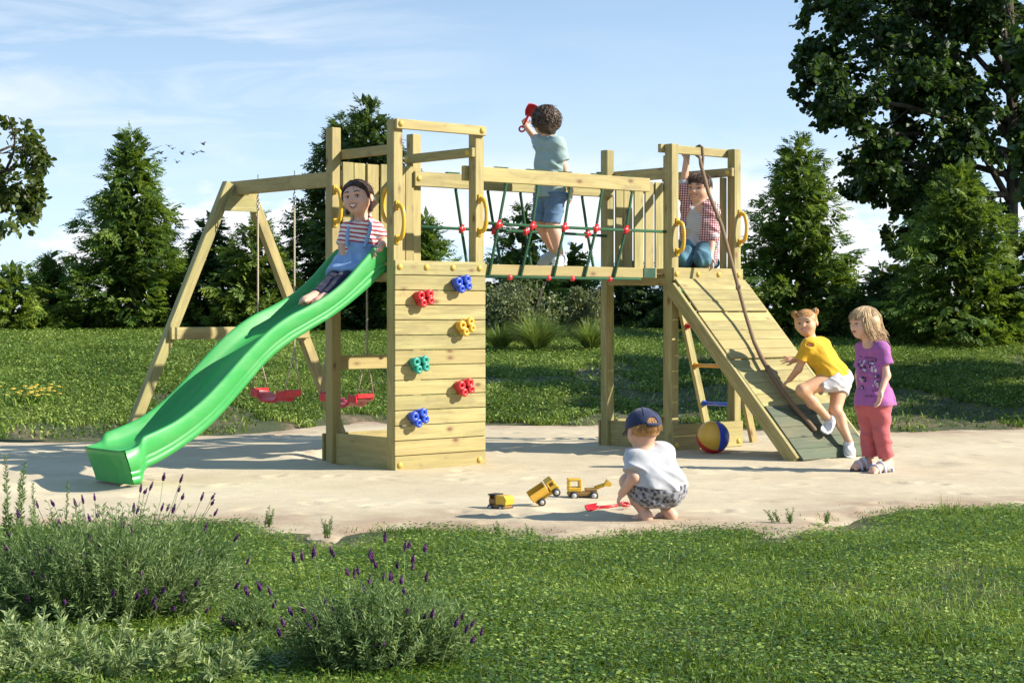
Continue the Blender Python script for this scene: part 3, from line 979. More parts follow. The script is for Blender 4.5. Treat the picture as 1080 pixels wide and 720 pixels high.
px2u = lambda px, py, v: None
def front_u(px, Y0=13.0):
    # u on the plane v = PW+0.0 seen at column px
    r = (px - 540) / F_PX; k = ((PW - .015) + (-FRAME_O[0] * SY + FRAME_O[1] * CY)) / (-r * SY + CY)
    return (r * k - FRAME_O[0]) * CY + (k - FRAME_O[1]) * SY
def rear_u(px):
    r = (px - 540) / F_PX; k = ((W - PW) + (-FRAME_O[0] * SY + FRAME_O[1] * CY)) / (-r * SY + CY)
    return (r * k - FRAME_O[0]) * CY + (k - FRAME_O[1]) * SY
for a, b, c in ((536, 526, 516), (569.6, 561.5, 549.7), (603.5, 595.3, 584.4), (637.2, 628.7, 617), (668.7, 660.3, 648)):
    net_rope(front_u(a), front_u(b), front_u(c), fr, -1)
for a, b, c in ((479.7, 487.8, 495.5), (513.6, 522.2, 532), (547.9, 555.5, 563), (581, 588.5, 596), (613, 620.7, 629)):
    net_rope(rear_u(a), rear_u(b), rear_u(c), rr, 1)
part('rope', lambda m: m.tube([(W - .01, fr - .034, 1.752), (1.3, fr - .034, 1.744), (2.0, fr - .034, 1.741), (UT + .01, fr - .034, 1.742)], .0115, 8), M['rope_green'], br)
part('rope', lambda m: m.tube([(.55, rr + .034, 1.748), (1.3, rr + .034, 1.742), (2.2, rr + .034, 1.739), (UT + .03, rr + .034, 1.73)], .0115, 8), M['rope_green'], br)
part('rope', lambda m: m.tube([(W + .01, fr - .03, 1.362), (1.6, fr - .03, 1.360), (2.45, fr - .03, 1.362), (2.51, fr, 1.363)], .011, 8), M['rope_green'], br)
for px in (538, 579, 604, 643.5):
    u = front_u(px); part('rope_clip', lambda m: m.ball((u, fr - .03, 1.358), (.024, .02, .022), 10, 7), M['red'], br)

# swing frame
UB, VB = .41, 2.72
sf = part('swing_frame', lambda m: m.box((UB - .035, W + .041, 2.062), (UB + .035, VB + .03, 2.172), 1, .004), WD, frame, 'wooden swing beam with splayed legs')
for s in (-1, 1):
    top = np.array((UB + s * .085, VB - .065, 2.155)); bot = np.array((UB + s * 1.06, VB - .065, -.02))
    part('leg', lambda m: m.beam(top, bot, .085, .07, (1, 0, .45 * s), .005), WD, sf)
part('cross_bar', lambda m: m.box((UB - .66, VB - .140, .885), (UB + .66, VB - .102, .983), 0, .004), WD, sf)
part('gusset', lambda m: m.prism([(-.17, -.135), (.17, -.135), (.10, .0), (-.10, .0)], (UB, VB - .118, 2.06), (1, 0, 0), (0, 0, 1), .022), WD, sf)

# ramp
rv = lambda z: -.022 - (1.358 - z) * .972
rd = nrm((0, rv(0) - rv(1.358), -1.358)); rn = nrm(np.cross((1, 0, 0), rd)); rn = rn if rn[2] > 0 else -rn
L = math.hypot(rv(0) + .022, 1.358); top0 = np.array((0, -.022, 1.358))
secs = [(.0, .36, 3), (.36, .86, 5), (.86, 1.345, 4), (1.345, L - .01, 5)]
def ramp_boards(m, a, b, n, lift):
    st = (b - a) / n
    for k in range(n):
        c = top0 + rd * (a + (k + .5) * st) + rn * (lift - .009); c[0] = UT + W / 2 + .003
        m.obox(c, [(1, 0, 0), rd, rn], (W / 2 + random.uniform(-.001, .001), st / 2 - .0012, .0085), .0025)
def upper(m):
    for i in range(3): ramp_boards(m, secs[i][0] + (.004 if i else .0), secs[i][1] - .004, secs[i][2], (.020, .010, .0)[i])
rp = part('ramp', upper, WD, frame, 'sloping plank ramp with a darker green lower part')
part('lower_panel', lambda m: ramp_boards(m, secs[3][0] + .004, secs[3][1], secs[3][2], .012), M['wood_green_shaded'], rp, 'green lower ramp boards with shade painted into their colour')
for u in (UT - .038, UT + W + .004):
    def sb(m):
        a = top0 + rd * .03 - rn * .052; b_ = top0 + rd * (L - .045) - rn * .052; a[0] = b_[0] = u + .018
        m.beam(a, b_, .105, .035, rn, .004)
    part('side_beam', sb, WD, rp)

# ladder on the far side of the ramp tower
def lu(z): return UT + W + .02 + (1.37 - z) / 1.37 * .42
def lrails(m):
    for v in (.25, .76):
        m.beam((lu(1.40), v, 1.40), (lu(-.02), v, -.02), .075, .034, (1, 0, .3), .004)
ld = part('ladder', lrails, WD, frame, 'slanting wooden ladder with coloured rungs')
for z, mt, lb in ((.315, 'blue', 'blue ladder rung'), (.645, 'orange', 'orange ladder rung'), (.985, 'red', 'red ladder rung'), (1.27, 'teal', 'green ladder rung')):
    def rung(m):
        m.tube([(lu(z), .24, z), (lu(z), .77, z)], .0165, 10)
        for v in (.278, .732): m.tube([(lu(z), v - .008, z), (lu(z), v + .008, z)], .026, 10)
    part('rung', rung, M[mt], ld, lb)

# slide -------------------------------------------------------------------
ST = np.array([  # u, top of side wall, trough, lower rim
    (.055, 1.552, 1.452, 1.40), (-.02, 1.560, 1.452, 1.36), (-.085, 1.548, 1.442, 1.305), (-.175, 1.468, 1.352, 1.238), (-.317, 1.334, 1.215, 1.142), (-.458, 1.232, 1.108, 1.06),
    (-.63, 1.146, 1.018, .975), (-.80, 1.072, .938, .886), (-.965, .970, .838, .770), (-1.129, .835, .703, .612), (-1.326, .648, .525, .425), (-1.477, .520, .402, .312),
    (-1.646, .414, .302, .215), (-1.792, .356, .250, .150), (-1.870, .330, .236, .118), (-1.905, .312, .232, .05), (-1.935, .268, .230, .028), (-1.985, .250, .228, .026), (-2.030, .240, .226, .024)])
t_ = np.linspace(0, 1, len(ST)); tt = np.linspace(0, 1, 110)
def smooth_interp(y):
    m = np.gradient(y, t_); k = np.clip(np.searchsorted(t_, tt) - 1, 0, len(t_) - 2); h = t_[k + 1] - t_[k]; s = (tt - t_[k]) / h
    return (2 * s ** 3 - 3 * s ** 2 + 1) * y[k] + (s ** 3 - 2 * s ** 2 + s) * h * m[k] + (-2 * s ** 3 + 3 * s ** 2) * y[k + 1] + (s ** 3 - s ** 2) * h * m[k + 1]
SU, STOP, STR, SBT = [smooth_interp(ST[:, k]) for k in range(4)]
SV0, SV1 = .10, .57
def front_u_of(z):
    return -2.032 + .072 * float(np.clip((.215 - z) / .19, 0, 1)) ** .8
def slide_fn(m):
    rings = []
    for i in range(len(tt)):
        fl = max(0, (-SU[i] - 1.6) / .43) * .028
        a, b = SV0 - fl, SV1 + fl
        zt, zr, zb = STOP[i], min(STR[i], STOP[i] - .008), min(SBT[i], STR[i] - .03); hh = zt - zb
        e = min(1, max(.12, (zt - zr) / .10))
        half = [(a + .018, zb), (a + .014, zb + hh * .20), (a + .021, zb + hh * .22), (a + .010, zb + hh * .25), (a + .009, zb + hh * .36), (a + .015, zb + hh * .385), (a + .004, zb + hh * .42), (a - .002, zt - .012 * e), (a + .004, zt), (a + .016, zt + .002), (a + .026, zt - .010 * e),
                (a + .036, zr + .055 * e), (a + .050, zr + .018 * e), (a + .080, zr + .002)]
        mid = [(.5 * (a + b) - .05, zr), (.5 * (a + b) - .018, zr + .002), (.5 * (a + b), zr + .012 * e), (.5 * (a + b) + .018, zr + .002), (.5 * (a + b) + .05, zr)]
        prof = half + mid + [(a + b - p, q) for p, q in half[::-1]]
        ub = zb + .006 if SU[i] < -1.895 else max(zb + .012, zr - .018)
        und = [(b - .036, zb + .004), (b - .06, ub), (a + .06, ub), (a + .036, zb + .004)]
        wl_ = max(0, (-SU[i] - 1.88) / .15)
        rings.append([(SU[i] + wl_ * (front_u_of(z) + 2.032), v, z) for v, z in prof + und])
    n = len(rings[0]); vs = [p for r in rings for p in r]; fs = []
    for i in range(len(rings) - 1):
        for k in range(n):
            k2 = (k + 1) % n
            fs.append([i * n + k, (i + 1) * n + k, (i + 1) * n + k2, i * n + k2])
    m.add(vs, fs, 0, True)
    # end faces: slanted front block and closed rear
    # front of the outlet: a curved face meeting the last section
    a, b = SV0 - .028, SV1 + .028; zs = np.array([.240, .246, .240, .222, .196, .160, .120, .080, .045, .024]); us = [front_u_of(z) for z in zs]
    nc = 15; gv = []
    for i, z in enumerate(zs):
        for c in range(nc):
            f_ = c / (nc - 1); v = (a + .004 + .014 * min(1, max(0, (.2 - z) / .17))) * (1 - f_) + (b - .004 - .014 * min(1, max(0, (.2 - z) / .17))) * f_
            gv.append((us[i] + (.028 if i == 0 else 0) - .016 * math.sin(math.pi * f_) ** .5 * (i > 0) + .012 * math.exp(-((z - .12) / .06) ** 2) * math.sin(math.pi * f_) ** .5, v, z - (.012 if 0 < c < nc - 1 and i < 2 else 0)))
    m.add(gv, [[i * nc + c, i * nc + c + 1, (i + 1) * nc + c + 1, (i + 1) * nc + c] for i in range(len(zs) - 1) for c in range(nc - 1)], 0, True)
    m.add(rings[0], [list(range(n))[::-1]], 0, False)
sl_ = part('slide', slide_fn, M['slide'], frame, 'bright green wavy plastic slide')

# ---------------------------------------------------------------- things hung on the frame
def fl(u, v, z): return tuple(uvz(u, v, z))


def swing(v0, label):
    r = tag(empty('swing', fl(UB, v0, .42), YAW), label, 'swing', 'swings under the wooden beam')
    m = MB(); n, k = 17, 7; hw, hd = .235, .088
    def prof(s, t, off):
        x = (s - .5) * 2; y = (t - .5) * 2
        z = .030 * abs(x) ** 4 + .012 * (1 - x * x) * 0 + .034 * (np.clip((abs(x) - .42) / .16, 0, 1)) - .010 * y * y
        return (y * hd * (1 - .12 * abs(x) ** 6), x * hw, z - off)
    vs = [prof(i / (n - 1), j / (k - 1), o_) for o_ in (0, .022) for i in range(n) for j in range(k)]
    fs = []
    for i in range(n - 1):
        for j in range(k - 1):
            a = i * k + j; fs.append([a, a + k, a + k + 1, a + 1]); b = a + n * k; fs.append([b, b + 1, b + k + 1, b + k])
    for i in range(n - 1):
        for j, d in ((0, 0), (k - 1, 1)):
            a = i * k + j; q = [a, a + n * k, a + k + n * k, a + k]; fs.append(q if not d else q[::-1])
    for j in range(k - 1):
        a = j; fs.append([a, a + 1, a + 1 + n * k, a + n * k]); a = (n - 1) * k + j; fs.append([a, a + n * k, a + 1 + n * k, a + 1])
    m.add(vs, fs, 0, True)
    for s in (-1, 1): m.box((-hd * .9, s * hw - .014, .040), (hd * .9, s * hw + .014, .075), 0, .006)
    for s in (-1, 1): m.box((-hd - .003, s * hw * .78 - .06, .008), (-hd + .014, s * hw * .78 + .05, .066), 1, .006)
    m.build('seat', M['red'], r)
    for s in (-1, 1):
        q = MB(); v = s * .262; zt = 2.062 - .42
        q.tube([(0, v, zt - .13), (0, v + .001, .42), (0, v, .37)], .0075, 7)
        for d in (-1, 1): q.tube([(0, v, .38), (d * hd * .85, s * hw, .07)], .0065, 6)
        q.ball((0, v, .375), .014, 8, 6)
        q.build('rope', M['rope_pale'], r)
        q = MB(); q.cyl((0, v, zt + .15), (0, v, zt - .03), .0045, 8)
        q.tube([(0, v + .014 * math.cos(a), zt - .045 + .022 * math.sin(a)) for a in np.linspace(0, 2 * math.pi, 13)], .0045, 6)
        q.tube([(.012 * math.cos(a), v, zt - .085 + .024 * math.sin(a)) for a in np.linspace(0, 2 * math.pi, 13)], .0045, 6)
        q.tube([(0, v + .012 * math.cos(a), zt - .12 + .02 * math.sin(a)) for a in np.linspace(0, 2 * math.pi, 13)], .005, 6)
        q.build('hook', M['metal'], r)


swing(2.09, 'red plastic swing seat hanging between the slide and the splayed wooden leg')
swing(1.13, 'red plastic swing seat half hidden behind the post beside the climbing wall')

# climbing rope on the ramp
ro = tag(empty('climbing_rope', fl(UT + W / 2, PW + .018, 2.44), YAW), 'thick brown climbing rope tied round the top rail and hanging down over the ramp', 'rope')
q = MB()
path = [(.03, -.03, -.30), (.022, -.026, -.18), (.030, -.022, -.06), (.018, -.018, .010), (0, .004, .016), (-.012, .022, .006), (-.014, .024, -.05), (-.006, -.020, -.075), (.0, -.030, -.10)]
q.tube([(.022, -.024, -.165), (.036, -.022, -.08), (.030, -.021, .0), (.012, -.006, .016), (0, .021, .004), (-.004, .022, -.06), (-.001, -.018, -.085), (0, -.030, -.14), (-.004, -.12, -.38), (-.009, -.268, -.65), (-.018, -.449, -1.134), (-.036, -.545, -1.359), (-.082, -.672, -1.566), (-.125, -.795, -1.70), (-.155, -.915, -1.820), (-.150, -1.02, -1.94), (-.132, -1.112, -2.05), (-.10, -1.20, -2.14), (-.075, -1.264, -2.216), (-.072, -1.275, -2.235)],
       [.0115] * 7 + [.0155] * 6 + [.019] * 7, 9)
for (p, s) in (((-.007, -.225, -.58), .022), ((-.018, -.452, -1.142), .026), ((-.145, -.868, -1.775), .028)):
    for a in np.linspace(0, math.pi, 3):
        q.tube([np.array(p) + s * .62 * np.array((math.cos(t) * math.cos(a), math.cos(t) * math.sin(a) * .9, math.sin(t))) for t in np.linspace(0, 2 * math.pi, 11)], .0115, 7)
q.build('rope', M['rope_brown'], ro)
q = MB(); q.box((-.035, -.020, -.001), (.035, .021, .003), 0, .001); q.build('wrap', M['darkgreen'], ro)
# ---------------------------------------------------------------- trees and plants
def trunk_mesh(name, parent, paths):
    """paths: list of (points, radii)"""
    m = MB()
    for pts, r in paths: m.tube(pts, r, 8)
    return m.build(name, M['bark'], parent)


def conifer(px, Y, top_py, width_px, mat, label, group, dens=1.0, shape=.62, base_py=None, lean=0.0, spray=.24, droop=-.05):
    """thuja-like cone of flat sprays: outline from photo numbers, depth and volume real"""
    b = at(px, 0, Y); x0 = b[0]; zg = float(height(np.array([x0]), np.array([Y]))[0])
    ztop = at(px, top_py, Y)[2]; H = ztop - zg; R = width_px / 2 * Y / F_PX
    root = tag(empty('conifer', (x0, Y, zg - .02)), label, 'tree', group)
    trunk_mesh('trunk', root, [([(0, 0, -.05), (.02, 0, H * .35), (lean * .5, .01, H * .7), (lean, 0, H * .97)], [.055 + .012 * H, .045 + .01 * H, .03, .006])])
    n = int(dens * 330 * H * R * 2.2)
    ph = RNG.uniform(0, 10, 4)
    t = 1 - RNG.random(n) ** .62 * 1.0
    t = np.clip(RNG.beta(1.05, 1.55, n), 0.0, .995)
    a = RNG.uniform(0, 2 * np.pi, n)
    am = RNG.uniform(.7, 1.5, 4); lob = 1 + .13 * am[0] * np.sin(3 * a + ph[0] + 5 * t) + .12 * am[1] * np.sin(5 * a + ph[1] - 9 * t) + .15 * am[2] * np.sin((12 + 8 * am[3]) * t + ph[2] + 2 * a) + .08 * am[3] * np.sin(41 * t + 3 * a + ph[3])
    prof = np.minimum(1, (1 - t) ** shape * 1.06) * (.80 + .2 * np.clip(t / .18, 0, 1))
    rr = R * prof * lob * (1 - .50 * RNG.random(n) ** 2.4)
    P = np.stack([np.cos(a) * rr + lean * t, np.sin(a) * rr, t * H + RNG.normal(0, .04, n)], 1)
    out = np.stack([np.cos(a), np.sin(a), np.zeros(n)], 1)
    D = out + unit(n) * .42 + np.array([0, 0, 1]) * (droop + .18 * RNG.normal(size=n) + .9 * np.clip(t - .8, 0, 1) * 4)[:, None]
    D /= np.linalg.norm(D, axis=1, keepdims=True)
    N = unit(n) * .75 + np.array([0, 0, .8]) + out * .35; N -= D * (N * D).sum(1, keepdims=True); N /= np.linalg.norm(N, axis=1, keepdims=True)
    S = np.cross(N, D)
    L = spray * (.55 + .75 * RNG.random(n)) * (.55 + .6 * prof)
    gap_ = fbm(P * np.array([1, 1, 1.4]) + ph[0] * 7, 2.0, 2) > .33; n = int(gap_.sum()); P, D, N, S, L, rr, prof, lob, out = [q[gap_] for q in (P, D, N, S, L, rr, prof, lob, out)]; a = a[gap_]; t = t[gap_]
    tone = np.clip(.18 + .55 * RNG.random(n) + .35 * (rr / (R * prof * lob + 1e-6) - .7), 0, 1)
    VV, TT = [], []
    m = 6
    for j in range(m):
        f = (j + .4) / m
        for s in ((-1, 1) if j < m - 1 else (0,)):
            d = D * (.75 if s else 1) + S * (s * .72) + unit(n) * .14 - np.array([0, 0, .10 * f]); d /= np.linalg.norm(d, axis=1, keepdims=True)
            nn = N + unit(n) * .35; nn -= d * (nn * d).sum(1, keepdims=True); nn /= np.linalg.norm(nn, axis=1, keepdims=True)
            l = L * (.52 * (1 - f * .55)) * (.7 + .6 * RNG.random(n))
            v, q = leaflets(P + D * (L * (f - .3))[:, None], d, nn, l, l * .34)
            VV.append(v); TT.append(np.repeat(np.clip(tone + RNG.normal(0, .08, n) + .12 * f, 0, 1), 4))
    # sparse inner foliage fills the middle, its shade painted in as dark tone
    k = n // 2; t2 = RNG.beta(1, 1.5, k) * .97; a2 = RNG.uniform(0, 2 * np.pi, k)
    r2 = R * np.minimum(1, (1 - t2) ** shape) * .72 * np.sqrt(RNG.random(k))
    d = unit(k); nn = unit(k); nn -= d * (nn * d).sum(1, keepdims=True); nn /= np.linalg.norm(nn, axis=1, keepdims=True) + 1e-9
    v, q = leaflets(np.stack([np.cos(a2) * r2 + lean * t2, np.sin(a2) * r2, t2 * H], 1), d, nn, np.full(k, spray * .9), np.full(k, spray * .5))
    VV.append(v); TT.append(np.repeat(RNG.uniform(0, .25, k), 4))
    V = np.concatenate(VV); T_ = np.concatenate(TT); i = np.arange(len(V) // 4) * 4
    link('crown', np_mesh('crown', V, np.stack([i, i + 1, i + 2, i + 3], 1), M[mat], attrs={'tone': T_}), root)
    return root


def shrub(name, cat, px, Y, top_py, width_px, mat, label, group=None, n=2600, leaf=.06, lw=.5, depth=.7):
    b = at(px, 0, Y); x0 = b[0]; zg = float(height(np.array([x0]), np.array([Y]))[0])
    H = at(px, top_py, Y)[2] - zg; R = width_px / 2 * Y / F_PX
    root = tag(empty(name, (x0, Y, zg - .02)), label, cat, group)
    stems = []
    for k in range(7):
        a = random.uniform(0, 6.28); r = random.uniform(.2, .75) * R
        stems.append(([(0, 0, -.05), (math.cos(a) * r * .4, math.sin(a) * r * .4, H * .4), (math.cos(a) * r, math.sin(a) * r * depth, H * .85)], [.02, .014, .005]))
    trunk_mesh('stems', root, stems)
    nb = 26; C = []
    for k in range(nb):
        a = random.uniform(0, 6.28); e = random.uniform(.05, 1); rad = math.sqrt(random.random())
        C.append((math.cos(a) * rad * R * .78 * math.sqrt(max(0, 1 - (e - .35) ** 2 * .9)), math.sin(a) * rad * R * depth * .78, H * (.08 + .8 * e * (1 - .25 * rad)), random.uniform(.16, .30) * min(R, H) * 1.25))
    C = np.array(C); ci = RNG.integers(0, nb, n)
    u = unit(n); P = C[ci, :3] + u * (C[ci, 3] * (.55 + .5 * RNG.random(n)))[:, None]
    P = P[P[:, 2] > 0.0]; n = len(P); u = u[:n]
    D = u + unit(n) * .9; D /= np.linalg.norm(D, axis=1, keepdims=True); N = unit(n) + np.array([0, 0, .7]); N -= D * (N * D).sum(1, keepdims=True); N /= np.linalg.norm(N, axis=1, keepdims=True)
    L = leaf * RNG.uniform(.6, 1.35, n); v, q = leaflets(P, D, N, L, L * lw)
    link('foliage', np_mesh('foliage', v, q, M[mat], attrs={'tone': np.repeat(RNG.random(n), 4)}), root)
    return root


def grass_clump(name, px, Y, top_py, width_px, mat, label, group, n=420, wid=.012):
    b = at(px, 0, Y); zg = float(height(np.array([b[0]]), np.array([Y]))[0]); H = at(px, top_py, Y)[2] - zg; R = width_px / 2 * Y / F_PX
    root = tag(empty(name, (b[0], Y, zg - .01)), label, 'ornamental grass', group)
    m = 6; a = RNG.uniform(0, 2 * np.pi, n); sp = RNG.random(n) ** .7; h = H * RNG.uniform(.6, 1.1, n)
    V = np.empty((n, m, 2, 3)); w = RNG.uniform(.5, 1.2, n) * wid
    for j in range(m):
        f = j / (m - 1); r = R * sp * f ** 1.6 * 1.05 + .05
        z = h * (f - .42 * sp * f ** 3)
        c = np.stack([np.cos(a) * r, np.sin(a) * r * .8, z], 1); s = np.stack([-np.sin(a), np.cos(a), np.zeros(n)], 1) * (w * (1 - .85 * f))[:, None]
        V[:, j, 0] = c - s; V[:, j, 1] = c + s
    i = np.arange(n)[:, None] * m * 2 + np.arange(m - 1)[None] * 2
    Q = np.stack([i, i + 1, i + 3, i + 2], -1).reshape(-1, 4)
    link('blades', np_mesh('blades', V.reshape(-1, 3), Q, M[mat], attrs={'tone': np.repeat(RNG.random(n), m * 2)}), root)
    return root


def broadleaf(px, Y, base_z, trunk_pts, limbs, mat, label, leaf=.085, per=9, seed=1, tr=.075, tw=1.0, gap=.20, frac=.62, env=None, holes=0.0):
    """deciduous tree: trunk, limbs and twigs with real leaves; limbs = list of polylines relative to the trunk base"""
    rg = random.Random(seed)
    x0 = at(px, 0, Y)[0]
    root = tag(empty('broadleaf_tree', (x0, Y, base_z)), label, 'tree')
    paths = [(trunk_pts, [tr * (1 - .55 * i / (len(trunk_pts) - 1)) for i in range(len(trunk_pts))])]
    P, D, twigs = [], [], []
    def twig(p, d, l, depth):
        p = np.array(p, float); pts = [p.copy()]; n = 5
        for k in range(n):
            d = nrm(d + np.array([rg.gauss(0, .16), rg.gauss(0, .16), rg.gauss(-.045, .10)])); p = p + d * l / n; pts.append(p.copy())
            if depth < 2 and k >= 1:
                for _ in range(2 if depth == 0 else 1):
                    s = nrm(np.cross(d, (rg.gauss(0, 1), rg.gauss(0, 1), rg.gauss(0, 1))))
                    twig(p, nrm(d * .7 + s * .75), l * rg.uniform(.38, .6), depth + 1)
            if depth >= 1 or k >= 2:
                for _ in range(per if depth else per // 2):
                    q = p - d * rg.uniform(0, l / n) + np.array([rg.gauss(0, .045), rg.gauss(0, .045), rg.gauss(-.02, .04)])
                    P.append(q); D.append(nrm(d * .5 + np.array([rg.gauss(0, .7), rg.gauss(0, .7), rg.gauss(-.45, .4)])))
        twigs.append((pts, [.016 * (.5 ** depth) * (1 - .7 * i / n) + .003 for i in range(n + 1)]))
    for ln in limbs:
        ln = [np.array(p, float) for p in ln]; nl = len(ln)
        paths.append((ln, [tr * .42 * (1 - .75 * i / (nl - 1)) + .006 for i in range(nl)]))
        tot = sum(np.linalg.norm(ln[i + 1] - ln[i]) for i in range(nl - 1))
        k = max(4, int(tot / gap))
        for j in range(k):
            f = (.22 + .78 * (j + rg.random()) / k) * (nl - 1); i = min(int(f), nl - 2); p = ln[i] + (ln[i + 1] - ln[i]) * (f - i); d = nrm(ln[i + 1] - ln[i])
            s = nrm(np.cross(d, (rg.gauss(0, 1), rg.gauss(0, 1), rg.gauss(0, 1))))
            twig(p, nrm(d * .55 + s * .85 + np.array([0, 0, .08])), tw * rg.uniform(.42, .85), 0 if rg.random() < frac else 1)
        twig(ln[-1], nrm(ln[-1] - ln[-2]), .5 * tw, 0)
    ev = None if env is None else np.array([((x - px) * Y / F_PX, CAM_H - (y - HORIZON) * Y / F_PX - base_z) for x, y in env])
    for pts, rr_ in twigs:
        q = np.array(pts[-2:])
        if (ev is None or inside(q[:, 0], q[:, 2], ev).all()) and (fbm(q + 3.3, 2.5, 2) > holes + .02).all(): paths.append((pts, rr_))
    trunk_mesh('trunk', root, paths)
    P = np.array(P); D = np.array(D)
    if env is not None:                                   # outline of the crown, as a shape at the tree's own place
        ok = inside(P[:, 0], P[:, 2], ev)
        P, D = P[ok], D[ok]
    ok = fbm(P + 3.3, 2.5, 2) > holes; P, D = P[ok], D[ok]; n = len(P)
    N = unit(n) * .8 + np.array([0, 0, .8]); N -= D * (N * D).sum(1, keepdims=True); N /= np.linalg.norm(N, axis=1, keepdims=True) + 1e-9
    S = np.cross(D, N); L = leaf * RNG.uniform(.6, 1.25, n)[:, None]; Wd = L * .42
    V = np.empty((n, 6, 3)); V[:, 0] = P; V[:, 1] = P + D * L * .28 + S * Wd; V[:, 2] = P + D * L * .68 + S * Wd * .85 - N * L * .05; V[:, 3] = P + D * L - N * L * .14
    V[:, 4] = P + D * L * .68 - S * Wd * .85 - N * L * .05; V[:, 5] = P + D * L * .28 - S * Wd
    i = np.arange(n) * 6
    link('crown', np_mesh('crown', V.reshape(-1, 3), [np.stack([i, i + 1, i + 2, i + 3], 1), np.stack([i, i + 3, i + 4, i + 5], 1)], M[mat], attrs={'tone': np.repeat(RNG.random(n), 6)}), root)
    return root


CG = 'conifers along the top of the bank'
conifer(138, 27.6, 134, 124, 'thuja', 'tall green conifer standing alone left of the swing frame, widest of the left trees', CG, 1.15, .66)
conifer(54, 27.8, 266, 62, 'thuja', 'small pointed conifer left of the tall lone conifer, dark green', CG, 1.1, .6)
conifer(8, 27.0, 276, 96, 'thuja_lite', 'low bright green conifer at the left edge of the lawn', CG, 1.1, .36)
conifer(-70, 27.6, 240, 110, 'thuja', 'dark conifer beyond the left edge', CG, .8)
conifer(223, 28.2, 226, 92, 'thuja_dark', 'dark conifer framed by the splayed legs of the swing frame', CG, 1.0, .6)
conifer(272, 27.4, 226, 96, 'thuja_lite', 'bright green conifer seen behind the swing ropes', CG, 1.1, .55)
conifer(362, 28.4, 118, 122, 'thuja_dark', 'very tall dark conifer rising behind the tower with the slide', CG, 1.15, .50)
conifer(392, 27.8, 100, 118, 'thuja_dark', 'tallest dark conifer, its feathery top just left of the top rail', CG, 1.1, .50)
conifer(445, 27.2, 226, 84, 'thuja', 'half hidden conifer behind the climbing wall tower', CG, 1.0, .5)
conifer(552, 28.2, 216, 92, 'thuja', 'green conifer behind the net bridge under the standing boy', CG, 1.0, .5)
conifer(606, 28.8, 254, 46, 'thuja_lite', 'narrow conifer tip showing beside the boy\'s white shoe on the bridge', CG, 1.0, .6)
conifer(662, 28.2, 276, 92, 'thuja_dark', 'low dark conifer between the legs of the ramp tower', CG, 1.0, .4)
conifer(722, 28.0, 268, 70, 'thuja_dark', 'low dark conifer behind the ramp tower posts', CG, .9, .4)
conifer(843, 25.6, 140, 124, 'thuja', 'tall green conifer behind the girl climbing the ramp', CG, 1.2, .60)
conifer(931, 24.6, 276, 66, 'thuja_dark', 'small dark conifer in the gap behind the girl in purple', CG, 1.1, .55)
conifer(1012, 23.8, 172, 156, 'thuja', 'broad green conifer under the overhanging dark tree', CG, 1.15, .62)
conifer(1096, 24.2, 214, 110, 'thuja_lite', 'conifer at the right edge under the dark tree', CG, .9, .6)
conifer(1190, 24.4, 200, 120, 'thuja', 'conifer beyond the right edge', CG, .6)
# dark low growth closing the foot of the row
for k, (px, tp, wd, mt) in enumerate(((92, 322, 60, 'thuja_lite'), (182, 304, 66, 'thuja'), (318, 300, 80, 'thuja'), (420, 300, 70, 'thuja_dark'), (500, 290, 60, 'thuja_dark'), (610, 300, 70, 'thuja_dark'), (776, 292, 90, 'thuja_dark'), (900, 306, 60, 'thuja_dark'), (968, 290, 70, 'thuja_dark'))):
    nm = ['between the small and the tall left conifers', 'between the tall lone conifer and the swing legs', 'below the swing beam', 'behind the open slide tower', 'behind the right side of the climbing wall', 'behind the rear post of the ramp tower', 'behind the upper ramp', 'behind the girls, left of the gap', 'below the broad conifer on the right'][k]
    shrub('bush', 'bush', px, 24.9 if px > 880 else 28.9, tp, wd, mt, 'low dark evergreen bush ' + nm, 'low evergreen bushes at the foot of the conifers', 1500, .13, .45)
shrub('variegated_shrub', 'shrub', 556, 24.4, 284, 104, 'variegated', 'pale grey green shrub under the left half of the net bridge', None, 7200, .058, .5)
shrub('variegated_shrub', 'shrub', 618, 24.8, 292, 52, 'variegated', 'smaller pale shrub left of the ramp tower\'s rear post', None, 3600, .055, .5)
GG = 'ornamental grass clumps on the bank'
grass_clump('ornamental_grass', 566, 22.9, 325, 96, 'orngrass', 'arching clump of ornamental grass below the pale shrub', GG, 700, .009)
grass_clump('ornamental_grass', 624, 22.9, 332, 70, 'orngrass', 'fine ornamental grass clump beside the ramp tower\'s rear post', GG, 700, .008)
grass_clump('ornamental_grass', 528, 23.2, 338, 58, 'orngrass', 'small grass clump at the edge of the climbing wall', GG, 450, .009)

